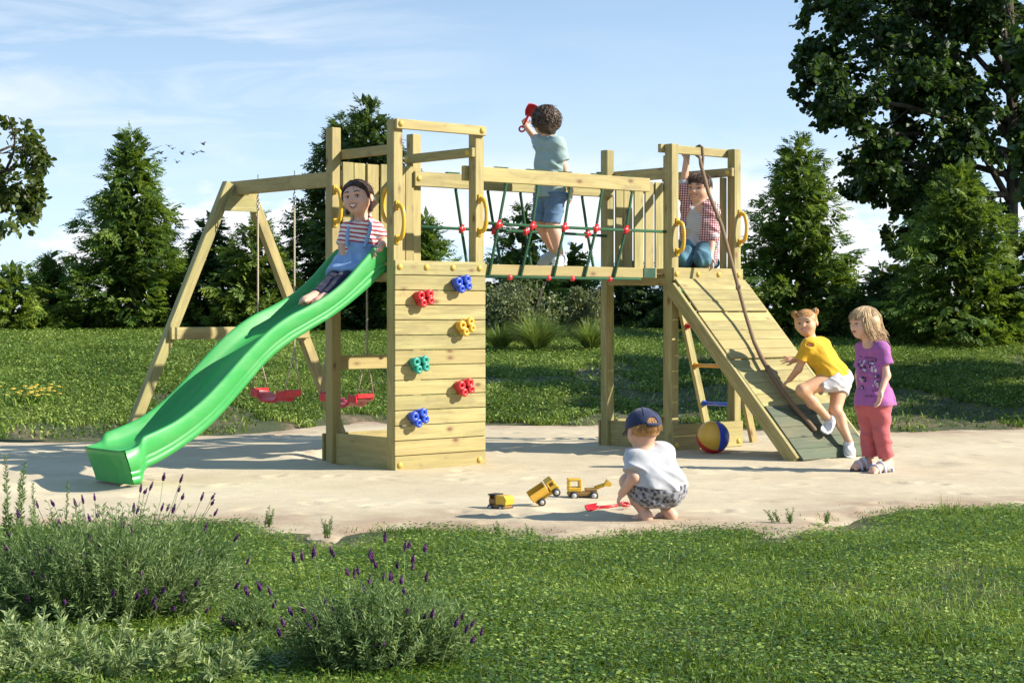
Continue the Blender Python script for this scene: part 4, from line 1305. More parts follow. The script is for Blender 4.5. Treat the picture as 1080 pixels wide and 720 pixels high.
# big dark broadleaf tree, upper right; trunk base hidden behind the broad conifer
Yb = 28.4
def L(px, py, dy=0): p = at(px, py, Yb + dy); b = at(1068, 0, Yb); return (p[0] - b[0], dy, p[2] - .75)
limbs = [[L(1066, 215), L(1030, 150, -.3), L(985, 105, -.6), L(935, 70, -.8), L(905, 40, -.9)],
         [L(1064, 190), L(1045, 155, .2), L(1016, 90, .5), L(985, 20, .8), L(950, -60, 1.0)],
         [L(1066, 250), L(1035, 195, -.5), L(990, 178, -.9), L(945, 170, -1.2), L(925, 180, -1.3)],
         [L(1066, 150), L(1020, 70, .4), L(970, 18, .9), L(925, -20, 1.1), L(890, -50, 1.2)],
         [L(1064, 170), L(1015, 130, -.9), L(955, 112, -1.5), L(905, 104, -1.8), L(884, 104, -1.9)],
         [L(1066, 120), L(1060, 40, -.6), L(1040, -60, -1.0), L(1010, -140, -1.2)],
         [L(1068, 140), L(1100, 60, .5), L(1150, -10, .8), L(1200, -60, 1.0)],
         [L(1068, 200), L(1110, 150, -.6), L(1160, 120, -.9), L(1210, 110, -1)],
         [L(1068, 90), L(1030, 20, 1.0), L(990, -60, 1.5), L(940, -130, 1.8)],
         [L(1066, 240), L(1045, 220, -.2), L(1015, 222, -.2), L(990, 236, -.3), L(980, 258, -.4)],
         [L(1068, 110), L(1100, 20, -.8), L(1120, -80, -1.2)],
         [L(1068, 60), L(1010, -30, -.6), L(950, -80, -1.0), L(900, -110, -1.2)],
         [L(1066, 130), L(1000, 65, -.2), L(945, 45, -.3), L(895, 62, -.4), L(875, 70, -.4)],
         [L(1066, 100), L(1030, 60, .6), L(990, 50, 1.2), L(940, 10, 1.5)],
         [L(1064, 185), L(1015, 172, .3), L(960, 176, .5), L(915, 190, .6)], [L(1064, 205), L(1025, 205, -.4), L(985, 224, -.7), L(962, 252, -.8)],
         [L(1064, 160), L(1000, 140, -.5), L(940, 142, -.9), L(898, 158, -1.1)], [L(1064, 215), L(1035, 225, .4), L(1000, 250, .7), L(985, 268, .8)],
         [L(1068, 170), L(1082, 120, -.4), L(1078, 60, -.8), L(1060, 0, -1)]]
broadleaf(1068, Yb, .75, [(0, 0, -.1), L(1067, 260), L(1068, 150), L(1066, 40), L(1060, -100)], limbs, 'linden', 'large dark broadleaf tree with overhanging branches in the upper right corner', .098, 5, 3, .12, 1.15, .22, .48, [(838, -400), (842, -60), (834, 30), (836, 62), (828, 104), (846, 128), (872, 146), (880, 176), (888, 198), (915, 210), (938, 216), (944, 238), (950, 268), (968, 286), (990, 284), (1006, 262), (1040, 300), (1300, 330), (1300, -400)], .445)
# lit broadleaf branches at the left edge
Yl = 22.0
def L2(px, py, dy=0): p = at(px, py, Yl + dy); b = at(-70, 0, Yl); return (p[0] - b[0], dy, p[2] - .4)
limbs = [[L2(-68, 230), L2(-40, 190), L2(-14, 165, -.2), L2(12, 154, -.3)], [L2(-68, 260), L2(-35, 225, .2), L2(-10, 205, .3), L2(14, 198, .3)],
         [L2(-68, 280), L2(-40, 262), L2(-18, 250, -.1), L2(-6, 246, -.1)], [L2(-70, 220), L2(-110, 180), L2(-150, 150)],
         [L2(-68, 210), L2(-35, 185, -.4), L2(-4, 182, -.5), L2(16, 178, -.5)]]
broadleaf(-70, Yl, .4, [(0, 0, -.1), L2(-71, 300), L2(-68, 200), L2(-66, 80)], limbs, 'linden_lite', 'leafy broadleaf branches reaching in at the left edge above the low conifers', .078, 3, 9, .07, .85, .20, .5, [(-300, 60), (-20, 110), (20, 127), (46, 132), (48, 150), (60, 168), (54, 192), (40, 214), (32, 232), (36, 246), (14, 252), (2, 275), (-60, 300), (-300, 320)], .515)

Yo = 18.9
def L3(dx, dy, z): return (dx, dy, z)
limbs = [[L3(0, 0, .9 + .22 * k), L3(math.cos(2.4 * k) * .8, math.sin(2.4 * k) * .7, 1.2 + .25 * k), L3(math.cos(2.4 * k) * 1.6, math.sin(2.4 * k) * 1.3, 1.4 + .25 * k)] for k in range(12)]
broadleaf(540 + 7.6 * F_PX / Yo, Yo, .25, [(0, 0, -.1), (0, 0, 2), (.05, 0, 4.2)], limbs, 'linden', 'broadleaf tree standing beyond the right edge, shading the bank', .13, 5, 12, .09, 1.0, .3, .6)

# lavender and front plants --------------------------------------------------
def lavender(px, base_py, top_py, width_px, label, spikes, n_stems, leafcol='lavleaf', spike_px=None, depth=.7, open_=1.0):
    g = ground_at(px, base_py); Y = g[1]; s = Y / F_PX
    H = (base_py - top_py) * s; R = width_px / 2 * s
    root = tag(empty('lavender', (g[0], Y, float(height(np.array([g[0]]), np.array([Y]))[0]))), label, 'lavender', 'lavender plants at the front of the lawn')
    P, D, LL = [], [], []; st = MB()
    n = n_stems
    a = RNG.uniform(0, 2 * np.pi, n); r = np.sqrt(RNG.random(n)) * R
    hh = H * (1 - .34 * (r / R) ** 2.4) * RNG.uniform(.42, 1.08, n)
    for i in range(n):
        p0 = np.array([math.cos(a[i]) * r[i] * .55, math.sin(a[i]) * r[i] * .55 * depth, 0]); p1 = np.array([math.cos(a[i]) * r[i], math.sin(a[i]) * r[i] * depth, hh[i]]) + RNG.normal(0, .012, 3)
        pm = (p0 + p1) / 2 + np.array([0, 0, hh[i] * .06])
        st.tube([p0, pm, p1], [.0016, .0013, .0009], 3, 0, False)
        d = nrm(p1 - p0)
        for k in range(13):
            f = .12 + .88 * k / 12; q = (1 - f) ** 2 * p0 + 2 * f * (1 - f) * pm + f * f * p1
            for _ in range(3):
                P.append(q); sd_ = nrm(np.cross(d, RNG.normal(size=3))); D.append(nrm(d * RNG.uniform(.4, 1.0) + sd_ * .8)); LL.append(RNG.uniform(.018, .040) * (1.1 - .35 * f))
    P = np.array(P); D = np.array(D); LL = np.array(LL); k = len(P)
    N = unit(k); N -= D * (N * D).sum(1, keepdims=True); N /= np.linalg.norm(N, axis=1, keepdims=True)
    v, q = leaflets(P, D, N, LL, LL * .19)
    link('foliage', np_mesh('foliage', v, q, M[leafcol], attrs={'tone': np.repeat(RNG.random(k), 4)}), root)
    st.build('stems', M[leafcol], root)
    # flower spikes: on their own stalks
    for j in range(len(spikes)):
        spx, spy = spikes[j]
        fh = np.clip((base_py - spy) / (base_py - top_py), 0, 1.2); dy = (-.95 + 1.15 * fh ** 1.5 + RNG.uniform(-.15, .15)) * R * depth
        w = at(spx, spy, Y + dy); c = np.array([w[0] - g[0], dy, w[2]])
        if c[2] < .05: c[2] = .05
        m = MB(); base = np.array([c[0] * .8 + RNG.normal(0, .01), c[1] * .85, max(0, c[2] - .16)])
        m.tube([base, (base + c) / 2 + np.array([RNG.normal(0, .004), 0, .003]), c], [.0011, .001, .0009], 4, 1, False)
        d = nrm(c - base + RNG.normal(0, .02, 3)); hl = RNG.uniform(.013, .024); sz = RNG.uniform(.0040, .0058)
        nr = 5
        for i in range(nr):
            f = i / (nr - 1); rr = sz * (.55 + .55 * math.sin(math.pi * (.15 + .75 * f)))
            for t in range(5):
                aa = 2 * math.pi * t / 5 + i * .6; o_ = nrm(np.cross(d, (math.cos(aa), math.sin(aa), .3)))
                m.ball(c + d * hl * f + o_ * rr * .65, (rr * .62, rr * .62, hl * .16), 5, 3)
        for t in range(4):
            aa = 2 * math.pi * t / 4 + .4; o_ = nrm(np.cross(d, (math.cos(aa), math.sin(aa), .2))); b_ = c + d * hl
            m.add([b_ - o_ * .001, b_ + d * .006 + o_ * .0035 + np.cross(d, o_) * .002, b_ + d * .011 + o_ * .003, b_ + d * .006 + o_ * .0035 - np.cross(d, o_) * .002], [[0, 1, 2, 3]], 0)
        m.build('flower_spike', [M['lavflower'], M[leafcol]], root)
    return root


big = [(148, 518), (152, 520), (158, 516), (172, 506), (190, 508), (192, 526), (188, 518), (212, 527), (223, 526), (223, 532), (226, 543), (141, 539), (170, 538), (176, 538), (182, 540), (144, 541), (100, 527), (88, 530), (80, 533), (57, 533), (40, 535), (64, 560), (63, 556), (95, 549), (103, 545), (127, 554), (129, 556), (138, 562),
       (95, 570), (111, 578), (105, 581), (125, 576), (88, 587), (72, 589), (89, 604), (82, 597), (42, 585), (34, 606), (46, 612), (26, 595), (55, 584), (10, 565), (118, 628), (143, 632), (145, 630), (154, 626), (171, 625), (190, 629), (192, 634), (161, 636), (163, 642), (182, 643), (206, 617), (248, 620), (217, 645), (69, 636), (30, 634), (133, 598), (149, 610), (210, 585), (247, 570), (215, 560), (260, 594), (20, 545), (8, 580)]
lavender(112, 650, 540, 300, 'large bushy lavender plant with purple spikes in front of the slide', big, 900)
mid = [(406, 571), (390, 588), (392, 592), (397, 598), (378, 605), (374, 609), (367, 606), (427, 580), (431, 577), (435, 593), (435, 600), (448, 581), (419, 599), (449, 612), (389, 615), (383, 624), (405, 612), (411, 612), (414, 614), (423, 615), (426, 626), (352, 586), (330, 588), (332, 585), (319, 590), (310, 592), (344, 638), (321, 645), (333, 655), (335, 663), (327, 664), (353, 647), (373, 648), (379, 654), (404, 650), (429, 646), (447, 654), (455, 650), (487, 652), (480, 660), (491, 666), (497, 660), (507, 669), (497, 677), (398, 682), (405, 680), (355, 669), (315, 657), (308, 648), (300, 660), (295, 670), (275, 622), (286, 627), (262, 627)]
lavender(402, 706, 618, 214, 'silvery lavender plant with scattered purple spikes in the middle of the front lawn', mid, 520, open_=1.2)
lavender(262, 672, 628, 60, 'thin lavender sprigs in the grass between the two bigger lavender plants', [(274, 622), (247, 665), (260, 626), (288, 640), (236, 655)], 50, depth=.6)


def sprig(px, base_py, top_py, label, n, spread, mat='rosemary', name='sprig', cat='plant', leafL=.022, group='upright sprigs in front of the slide'):
    g = ground_at(px, base_py); Y = g[1]; s = Y / F_PX; H = (base_py - top_py) * s
    root = tag(empty(name, (g[0], Y, float(height(np.array([g[0]]), np.array([Y]))[0]))), label, cat, group)
    P, D, LL = [], [], []; st = MB()
    for i in range(n):
        p0 = np.array([RNG.normal(0, .012), RNG.normal(0, .012), 0]); h = H * (1 if i == 0 else RNG.uniform(.5, .95)); p1 = p0 + np.array([RNG.normal(0, spread), RNG.normal(0, spread), h])
        st.tube([p0, (p0 + p1) / 2, p1], [.0028, .002, .001], 5)
        d = nrm(p1 - p0); k = int(h / .007)
        for j in range(k):
            f = .15 + .85 * j / k
            for _ in range(3):
                P.append(p0 + (p1 - p0) * f); D.append(nrm(d * .75 + nrm(np.cross(d, RNG.normal(size=3))))); LL.append(leafL * RNG.uniform(.7, 1.2) * (1.1 - .5 * f))
    P = np.array(P); D = np.array(D); LL = np.array(LL); k = len(P)
    N = unit(k); N -= D * (N * D).sum(1, keepdims=True); N /= np.linalg.norm(N, axis=1, keepdims=True)
    v, q = leaflets(P, D, N, LL, LL * .28)
    link('leaves', np_mesh('leaves', v, q, M[mat], attrs={'tone': np.repeat(RNG.random(k), 4)}), root)
    st.build('stem', M[mat], root)


sprig(14, 600, 480, 'tallest upright leafy sprig at the left edge in front of the slide', 4, .03, leafL=.03)
sprig(38, 596, 508, 'middle upright leafy sprig left of the lavender', 3, .03)
sprig(70, 594, 506, 'leaning leafy sprig rising out of the lavender', 2, .025)
sprig(2, 590, 512, 'short leafy sprig cut by the left edge', 3, .03)
# wispy silver plants bottom left
for i, (px, py, tp, n) in enumerate(((40, 708, 652, 15), (112, 718, 660, 13), (178, 712, 662, 11), (236, 722, 676, 8), (-20, 716, 650, 10), (76, 684, 640, 9), (8, 690, 642, 9), (146, 690, 650, 8), (205, 696, 660, 7))):
    lb = ['wispy silver plant low in the left corner', 'wispy silver plant on the bottom edge below the big lavender', 'silver plant right of the corner clumps, below the lavender', 'thin silver plant beside the middle lavender', 'silver plant cut by the left edge', 'silver plant directly under the big lavender', 'silver plant under the upright sprigs at the left', 'silver plant under the right half of the big lavender', 'small silver plant between the two big lavender plants'][i]
    sprig(px, py, tp, lb, n, .13, 'silver', 'silver_plant', 'plant', .040, 'silvery plants along the bottom left')
# weeds along the sand edge
for i, (px, py, tp, n) in enumerate(((820, 551, 536, 5), (832, 552, 535, 5), (872, 552, 537, 6), (345, 567, 544, 7), (283, 556, 534, 6), (528, 566, 549, 5), (660, 571, 556, 5), (690, 566, 556, 4), (560, 564, 552, 4))):
    lb = ['pair of seedling leaves right of the crouching toddler, first', 'seedling beside the first one on the open sand', 'taller seedling near the worn lawn corner', 'tuft in the sandy notch of the lawn edge', 'leafy weed on the lawn edge in front of the slide', 'weed on the lawn edge in front of the toys', 'weed on the lawn edge below the toddler', 'tiny weed by the toddler\'s feet', 'tiny weed below the red shovel'][i]
    sprig(px, py, tp, lb, n, .022, 'rosemary', 'weed', 'weed', .020, 'weeds on the edge of the sand')
g = ground_at(1002, 545)
grass_clump('grass_tuft', 1002, g[1], 518, 26, 'orngrass', 'upright grass tuft on the lawn edge at the right', 'grass tufts at the sand edge', 60, .0025)
# yellow flowers on the bank
Yf = 17.2; b = at(34, 416, Yf); zg = float(height(np.array([b[0]]), np.array([Yf]))[0])
r = tag(empty('yellow_flowers', (b[0], Yf, zg)), 'clump of small yellow flowers on the grassy bank at the left', 'flowers')
fl0 = None
for k in range(40):
    p = (random.gauss(0, .13), random.gauss(0, .12), random.uniform(.09, .19))
    if fl0 is None:
        m = MB()
        for j in range(5):
            a = 2 * math.pi * j / 5; m.ball((math.cos(a) * .013, math.sin(a) * .013, 0), (.013, .010, .006), 6, 3)
        fl0 = m.build('flower', M['yellowflower'], r, p)
    else:
        c = fl0.copy(); COL.objects.link(c); c.parent = r; c.location = p
n = 260; x = RNG.normal(0, .13, n); y = RNG.normal(0, .12, n)
V1, Q1, T1 = blades(np.stack([x, y, np.zeros(n)], 1), RNG.uniform(.06, .16, n), RNG.uniform(.008, .016, n), RNG.uniform(.2, .7, n))
link('leaves', np_mesh('leaves', V1, [Q1, T1], M['grass'], attrs={'tone': np.repeat(RNG.random(n), 5)}), r)

# birds --------------------------------------------------------------------
def bird(px, py, rot, flap, k):
    p = at(px, py, 95); root = MB(); s = 1.0
    prof = [(-.5, .0, flap), (-.25, .06, flap * .9), (0, .03, 0), (.25, .06, flap * .9), (.5, .0, flap)]
    vs, fs = [], []
    for x, yy, z in prof:
        c = .085 * (1 - abs(x) * 1.3)
        vs += [(x * .42, -c + yy * .2, z * .3 + .008), (x * .42, c + yy * .2, z * .3), (x * .42, 0 + yy * .2, z * .3 - .008)]
    for i in range(4):
        for a_, b_ in ((0, 1), (1, 2), (2, 0)): fs.append([i * 3 + a_, i * 3 + b_, i * 3 + 3 + b_, i * 3 + 3 + a_])
    root.add(vs, fs, 0, True); root.ball((0, .01, 0), (.035, .13, .033), 8, 6); root.ball((0, -.13, .01), (.024, .035, .024), 7, 5); root.ball((0, .16, 0), (.03, .06, .008), 6, 4)
    o = root.build('bird', M['birdmat']); o.location = Vector(p); o.rotation_euler = (.35, random.uniform(-.25, .25), rot)
    tag(o, ['dark bird leading the flock, highest on its left', 'bird just below the leading one', 'bird alone in the centre of the flock', 'left bird of the tight row of three', 'middle bird of the tight row of three', 'right bird of the tight row of three', 'highest bird on the right of the flock', 'lowest bird of the flock', 'bird close above the conifer\'s right side', 'small bird beside the conifer, below the others there'][k], 'bird', 'birds in the sky beside the tall lone conifer')


M['birdmat'] = flat('bird_feathers', (.10, .11, .14), .8)
for k, (px, py) in enumerate(((178, 154), (181.7, 157), (192, 162.5), (203.5, 163), (207.7, 161), (213.3, 160), (214.3, 152.5), (186.5, 171.5), (169.5, 162), (174, 167.2))):
    bird(px, py, random.uniform(.2, 1.2), random.uniform(.1, .5), k)
# ---------------------------------------------------------------- sculpting: signed distance fields -> one continuous surface
class Field:
    def __init__(self): self.ops = []

    def cone(self, a, b, ra, rb, k=.02, cut=None, op='add', flat=None):
        """tapered capsule a->b; cut = list of (point, normal) planes, the side the normal points to is removed"""
        a = np.asarray(a, float); b = np.asarray(b, float); ba = b - a; L2 = ba @ ba + 1e-12
        def f(P):
            pa = P - a; h = np.clip((pa @ ba) / L2, 0, 1)
            d = np.linalg.norm(pa - h[..., None] * ba, axis=-1) - (ra + (rb - ra) * h)
            for (p, n) in (cut or []): d = np.maximum(d, (P - p) @ nrm(n))
            return d
        r = max(ra, rb)
        self.ops.append((op, f, np.minimum(a, b) - r, np.maximum(a, b) + r, k)); return self

    def chain(self, pts, rs, k=.02, cut=None):
        for i in range(len(pts) - 1): self.cone(pts[i], pts[i + 1], rs[i], rs[i + 1], k, cut)
        return self

    def ell(self, c, r, R=None, k=.02, op='add', cut=None):
        c = np.asarray(c, float); r = np.asarray(r, float); R = np.eye(3) if R is None else R
        def f(P):
            q = (P - c) @ R; k0 = np.linalg.norm(q / r, axis=-1); k1 = np.linalg.norm(q / (r * r), axis=-1) + 1e-9
            d = k0 * (k0 - 1) / k1
            for (p, n) in (cut or []): d = np.maximum(d, (P - p) @ nrm(n))
            return d
        m = max(r); self.ops.append((op, f, c - m, c + m, k)); return self

    def value(self, P):
        v = np.full(P.shape[:-1], 9.0)
        for (op, f, lo, hi, k) in self.ops:
            d = f(P); v = self._mix(op, v, d, k)
        return v

    @staticmethod
    def _mix(op, v, d, k):
        if op == 'add':
            h = np.maximum(k - np.abs(v - d), 0) / k; return np.minimum(v, d) - h * h * k * .25
        d = -d; h = np.maximum(k - np.abs(v - d), 0) / k; return np.maximum(v, d) + h * h * k * .25

    def mesh(self, step=.0045, disp=None, cuts=None):
        lo = np.min([o[2] for o in self.ops if o[0] == 'add'], 0) - .03; hi = np.max([o[3] for o in self.ops if o[0] == 'add'], 0) + .03
        n = np.ceil((hi - lo) / step).astype(int) + 1
        ax = [lo[i] + step * np.arange(n[i]) for i in range(3)]
        V = np.full(n, .5, np.float32)
        for (op, f, a, b, k) in self.ops:
            m = k + .02
            i0 = np.clip(((a - m - lo) / step).astype(int), 0, n - 1); i1 = np.clip(((b + m - lo) / step).astype(int) + 2, 1, n)
            sl = tuple(slice(i0[j], i1[j]) for j in range(3))
            G = np.stack(np.meshgrid(*[ax[j][sl[j]] for j in range(3)], indexing='ij'), -1)
            V[sl] = self._mix(op, V[sl], f(G), k)
        if disp is not None or cuts:
            near = np.nonzero(np.abs(V) < .06); P = np.stack([ax[j][near[j]] for j in range(3)], -1); v = V[near]
            if disp is not None: v = v + disp(P)
            for (p, nn) in (cuts or []): v = np.maximum(v, (P - p) @ nrm(nn))
            if cuts:
                far = np.nonzero(V <= -.06); Pf = np.stack([ax[j][far[j]] for j in range(3)], -1); vf = V[far]
                for (p, nn) in cuts: vf = np.maximum(vf, (Pf - p) @ nrm(nn))
                V[far] = vf
            V[near] = v
        return surface_nets(V, lo, step)


def surface_nets(V, lo, step):
    s = V < 0
    c = np.zeros(tuple(np.array(V.shape) - 1), np.int8)
    for dx in (0, 1):
        for dy in (0, 1):
            for dz in (0, 1): c += s[dx:dx + c.shape[0], dy:dy + c.shape[1], dz:dz + c.shape[2]]
    ci = np.nonzero((c > 0) & (c < 8)); n = len(ci[0]); I = np.stack(ci, 1)
    idx = np.full(c.shape, -1, np.int32); idx[ci] = np.arange(n)
    acc = np.zeros((n, 3)); cnt = np.zeros(n)
    for ax in range(3):
        o1, o2 = [j for j in range(3) if j != ax]
        for p in (0, 1):
            for q in (0, 1):
                off = np.zeros(3, int); off[o1] = p; off[o2] = q; A = I + off; B = A.copy(); B[:, ax] += 1
                va = V[tuple(A.T)]; vb = V[tuple(B.T)]; m = (va < 0) != (vb < 0)
                t = va / np.where(m, va - vb, 1)
                pt = off[None] + np.zeros((n, 3)); pt[:, ax] = t
                acc[m] += pt[m]; cnt[m] += 1
    P = lo + step * (I + acc / cnt[:, None])
    F = []
    for ax in range(3):
        o1, o2 = (ax + 1) % 3, (ax + 2) % 3
        a = [slice(None)] * 3; b = [slice(None)] * 3; a[ax] = slice(0, -1); b[ax] = slice(1, None)
        sa, sb = s[tuple(a)], s[tuple(b)]; e = np.nonzero(sa != sb); E = np.stack(e, 1)
        ok = (E[:, o1] > 0) & (E[:, o2] > 0) & (E[:, o1] < V.shape[o1] - 1) & (E[:, o2] < V.shape[o2] - 1); E = E[ok]
        flip = sa[tuple(E.T)]
        q = []
        for (p, r) in ((1, 1), (0, 1), (0, 0), (1, 0)):
            X = E.copy(); X[:, o1] -= p; X[:, o2] -= r; q.append(idx[tuple(X.T)])
        Q = np.stack(q, 1); Q = np.where(flip[:, None], Q, Q[:, ::-1]); F.append(Q)
    return P, np.concatenate(F)


def folds(amp, freq, axis=(0, 0, 1), seed=0.0):
    """cloth creases: stretched noise, returns a displacement for a field"""
    a = nrm(axis); r = nrm(np.cross(a, (.3, .9, .2))); q = np.cross(a, r)
    def f(P):
        C = np.stack([P @ a * freq * 1.0, P @ r * freq * .42, P @ q * freq * .42], -1) + seed
        return 1.4 * amp * (1.6 * np.abs(vnoise(C, 1) - .5) * 2 - .8) + amp * .6 * (vnoise(C * 2.3 + 7, 1) - .5)
    return f


class Kid:
    def __init__(self, Y, label, sc=1.0, skin='skin'):
        self.Y = Y; self.j = {}; self.sc = sc; self.skin = M[skin]
        self.label = label; self.body = Field(); self.extra = []

    def p(self, x, y, d=0.0): return at(x, y, self.Y + d)

    def set(self, **kw):
        for k, v in kw.items(): self.j[k] = self.p(*v)

    def done_root(self, base):
        self.root = tag(empty('person', base), self.label, 'child'); self.base = np.asarray(base, float)

    def add(self, name, P, F, mat, gl=None, smooth=True, tone=None, parent=None, label=None):
        at_ = {'gl': gl if gl is not None else (P - self.base)}
        if tone is not None: at_['tone'] = tone
        o = link(name, np_mesh(name, P - self.base, F, mat, smooth, attrs=at_), parent or self.root)
        if label: o['label'] = label
        return o

    def add_mb(self, name, mb, mats, label=None, parent=None):
        mb.v = [tuple(np.array(v) - self.base) for v in mb.v]
        return mb.build(name, mats, parent or self.root, None, label)

    # head sculpted in head axes (right, forward, up), unit R = half the head height
    def head(self, c, fwd, up, R, jaw=1.0, ears=True):
        fwd = nrm(fwd); up = np.asarray(up, float); up = nrm(up - fwd * (up @ fwd)); rt = np.cross(fwd, up)
        B = np.stack([rt, fwd, up], 1); self.hB, self.hc, self.hR = B, np.asarray(c, float), R
        g = lambda x, y, z: self.hc + B @ (np.array([x, y, z]) * R)
        self.g = g; b = self.body; h = Field(); self.hf = h
        for T in (b, h):
            T.ell(g(0, -.10, .20), np.array([.80, .94, .80]) * R, B, .02 * R / .11)
            T.ell(g(0, .14, -.26), np.array([.64, .66, .64 * jaw]) * R, B, .35 * R)
            T.ell(g(0, .42, -.66), np.array([.30, .30, .26]) * R, B, .30 * R)
            for s in (-1, 1):
                T.ell(g(s * .34, .46, -.30), np.array([.27, .24, .25]) * R, B, .22 * R)
                T.ell(g(s * .30, .80, .03), np.array([.15, .12, .10]) * R, B, .10 * R, 'sub')
                T.ell(g(s * .30, .62, .22), np.array([.24, .16, .07]) * R, B, .14 * R)
            T.cone(g(0, .72, .06), g(0, .90, -.19), .05 * R, .085 * R, .10 * R)
            for s in (-1, 1): T.ell(g(s * .085, .83, -.22), np.array([.07, .07, .055]) * R, B, .05 * R)
            T.ell(g(0, .73, -.43), np.array([.19, .10, .06]) * R, B, .08 * R)
            T.ell(g(0, .70, -.54), np.array([.16, .10, .055]) * R, B, .08 * R)
            T.ell(g(0, .80, -.475), np.array([.20, .07, .022]) * R, B, .03 * R, 'sub')
            for s in ((-1, 1) if ears else ()):
                T.ell(g(s * .82, -.08, -.06), np.array([.075, .18, .25]) * R, B, .05 * R)
                T.ell(g(s * .89, -.02, -.04), np.array([.045, .09, .13]) * R, B, .04 * R, 'sub')
        return self

    def face_y(self, x, z):
        """forward coordinate of the face surface at head coords (x, z)"""
        ys = np.linspace(1.15, .2, 240); P = np.array([self.g(x, y, z) for y in ys]); v = self.hf.value(P)
        i = np.argmax(v < 0); return ys[i] if v[i] < 0 else .6

    def face(self, smile=.05, open_=0.0, teeth=False, brow='brow', iris='iris', width=.24):
        g, R, B = self.g, self.hR, self.hB
        for s in (-1, 1):
            y = self.face_y(s * .30, .02); m = MB()
            c = g(s * .30, y - .085, .02); r = .135 * R
            m.ball(c, (r * 1.08, r, r * .78), 16, 10, 0, B)
            look = nrm(B @ np.array([0, 1, -.02]))
            A = np.stack([B[:, 0], B[:, 2], look], 1)
            for rad, off, mi in ((.060, .93, 1), (.030, .985, 2)):
                m.ball(c + look * (r * off - .010 * R), (rad * R, rad * R, .022 * R), 14, 6, mi, A)
            m.ball(c + look * (r * 1.03) + B[:, 2] * .022 * R + B[:, 0] * .02 * R, .011 * R, 6, 4, 0)  # white bead painted on as the glint of the eye
            self.add_mb('eye', m, [M['sclera'], M[iris], M['black']])
            m = MB(); pts = [self.g(s * .30 + x, self.face_y(s * .30 + x, .085 - 1.1 * x * x) + .012, .088 - 1.1 * x * x) for x in np.linspace(-.16, .16, 7)]
            m.tube(pts, [.008 * R, .018 * R, .022 * R, .022 * R, .022 * R, .018 * R, .008 * R], 6); self.add_mb('eyelid', m, M['brow'])
            m = MB(); pts = []
            for x in np.linspace(-.17, .19, 7):
                zz = .245 + .05 * (1 - (x / .18) ** 2); xx = s * (.30 + x); pts.append(self.g(xx, self.face_y(xx, zz) + .006, zz))
            m.tube(pts, [.014 * R, .03 * R, .034 * R, .034 * R, .030 * R, .022 * R, .008 * R], 6); self.add_mb('eyebrow', m, M[brow])
        zc = -.475
        xs_ = np.linspace(-width, width, 11)
        up_, lo_ = [], []
        for x in xs_:
            q = (x / width) ** 2
            zu = zc + smile * q + (.055 + open_ * .35) * (1 - q) * .6; zl = zc + smile * q - (.05 + open_ * .9) * (1 - q)
            up_.append(g(x, self.face_y(x, zu) + .008, zu)); lo_.append(g(x, self.face_y(x, zl) + .008, zl))
        rr = [.008 * R] + [.030 * R] * 9 + [.008 * R]
        m = MB(); m.tube(up_, rr, 6); m.tube(lo_, [x * 1.15 for x in rr], 6); self.add_mb('lips', m, M['lip'])
        if open_ > 0 or teeth:
            f = nrm(B[:, 1]); m = MB(); n = len(up_)
            vs = [p + f * .002 * R for p in up_] + [p + f * .002 * R for p in lo_]
            m.add(vs, [[i, i + 1, n + i + 1, n + i] for i in range(n - 1)], 0, True); self.add_mb('mouth', m, M['mouth'])
            if teeth:
                m = MB(); k = .55 if open_ > .05 else .85
                vs = [p + f * .010 * R for p in up_[1:-1]] + [p * (1 - k) + q * k + f * .010 * R for p, q in zip(up_[1:-1], lo_[1:-1])]; n -= 2
                m.add(vs, [[i, i + 1, n + i + 1, n + i] for i in range(n - 1)], 0, True); self.add_mb('teeth', m, M['tooth'])

    def hand(self, w, d, pn, S, curl=.35, thumb=1, spread=.12, fingers=(1, 1, 1, 1)):
        """w wrist, d direction to knuckles, pn palm normal (the side the fingers curl to), S hand length"""
        b = self.body; d = nrm(d); pn = np.asarray(pn, float); pn = nrm(pn - d * (pn @ d)); sd = np.cross(d, pn) * thumb
        w = np.asarray(w, float); B = np.stack([sd, d, pn], 1)
        b.ell(w + d * S * .24, np.array([.205, .27, .095]) * S, B, .012)
        for i, (o, l) in enumerate(((.155, .44), (.052, .50), (-.052, .46), (-.15, .36))):
            p = w + d * S * (.43 - .02 * abs(i - 1)) + sd * S * o; l = l * S * fingers[i]; ang = 0.0; dd = nrm(d + sd * spread * (1.5 - i) * .8)
            r = .052 * S
            b.cone(w + d * S * .22 + sd * S * o * .8, p, r * 1.15, r * 1.05, .006)
            for j, f in enumerate((.42, .32, .26)):
                ang += curl * (.7 if j == 0 else 1.15); q = p + (dd * math.cos(ang) + pn * math.sin(ang)) * l * f
                b.cone(p, q, r * (1 - .1 * j), r * (.92 - .12 * j), .0035); p = q
        p = w + d * S * .10 + sd * S * .13; q = p + nrm(d * .75 + sd * .75 + pn * .25) * S * .24; e = q + nrm(d * .9 + sd * .25 + pn * (.25 + curl * .5)) * S * .20
        b.cone(p, q, .075 * S, .060 * S, .010); b.cone(q, e, .058 * S, .046 * S, .004)
        return self

    def barefoot(self, heel, ball, up, S):
        b = self.body; heel = np.asarray(heel, float); ball = np.asarray(ball, float); d = nrm(ball - heel); up = nrm(np.asarray(up, float) - d * (np.asarray(up) @ d)); sd = np.cross(d, up)
        b.cone(heel, ball, .042 * S / .17, .030 * S / .17, .02); b.ell(ball, np.array([.036, .045, .020]) * S / .17, np.stack([sd, d, up], 1), .02)
        for i in range(5):
            o = (-.028 + .0145 * i) * S / .17; r = (.0115 if i == 0 else .0075) * S / .17
            p = ball + d * (.034 - .004 * i) * S / .17 + sd * o - up * .006; b.cone(p - d * .02, p + d * .014, r, r * .9, .004)

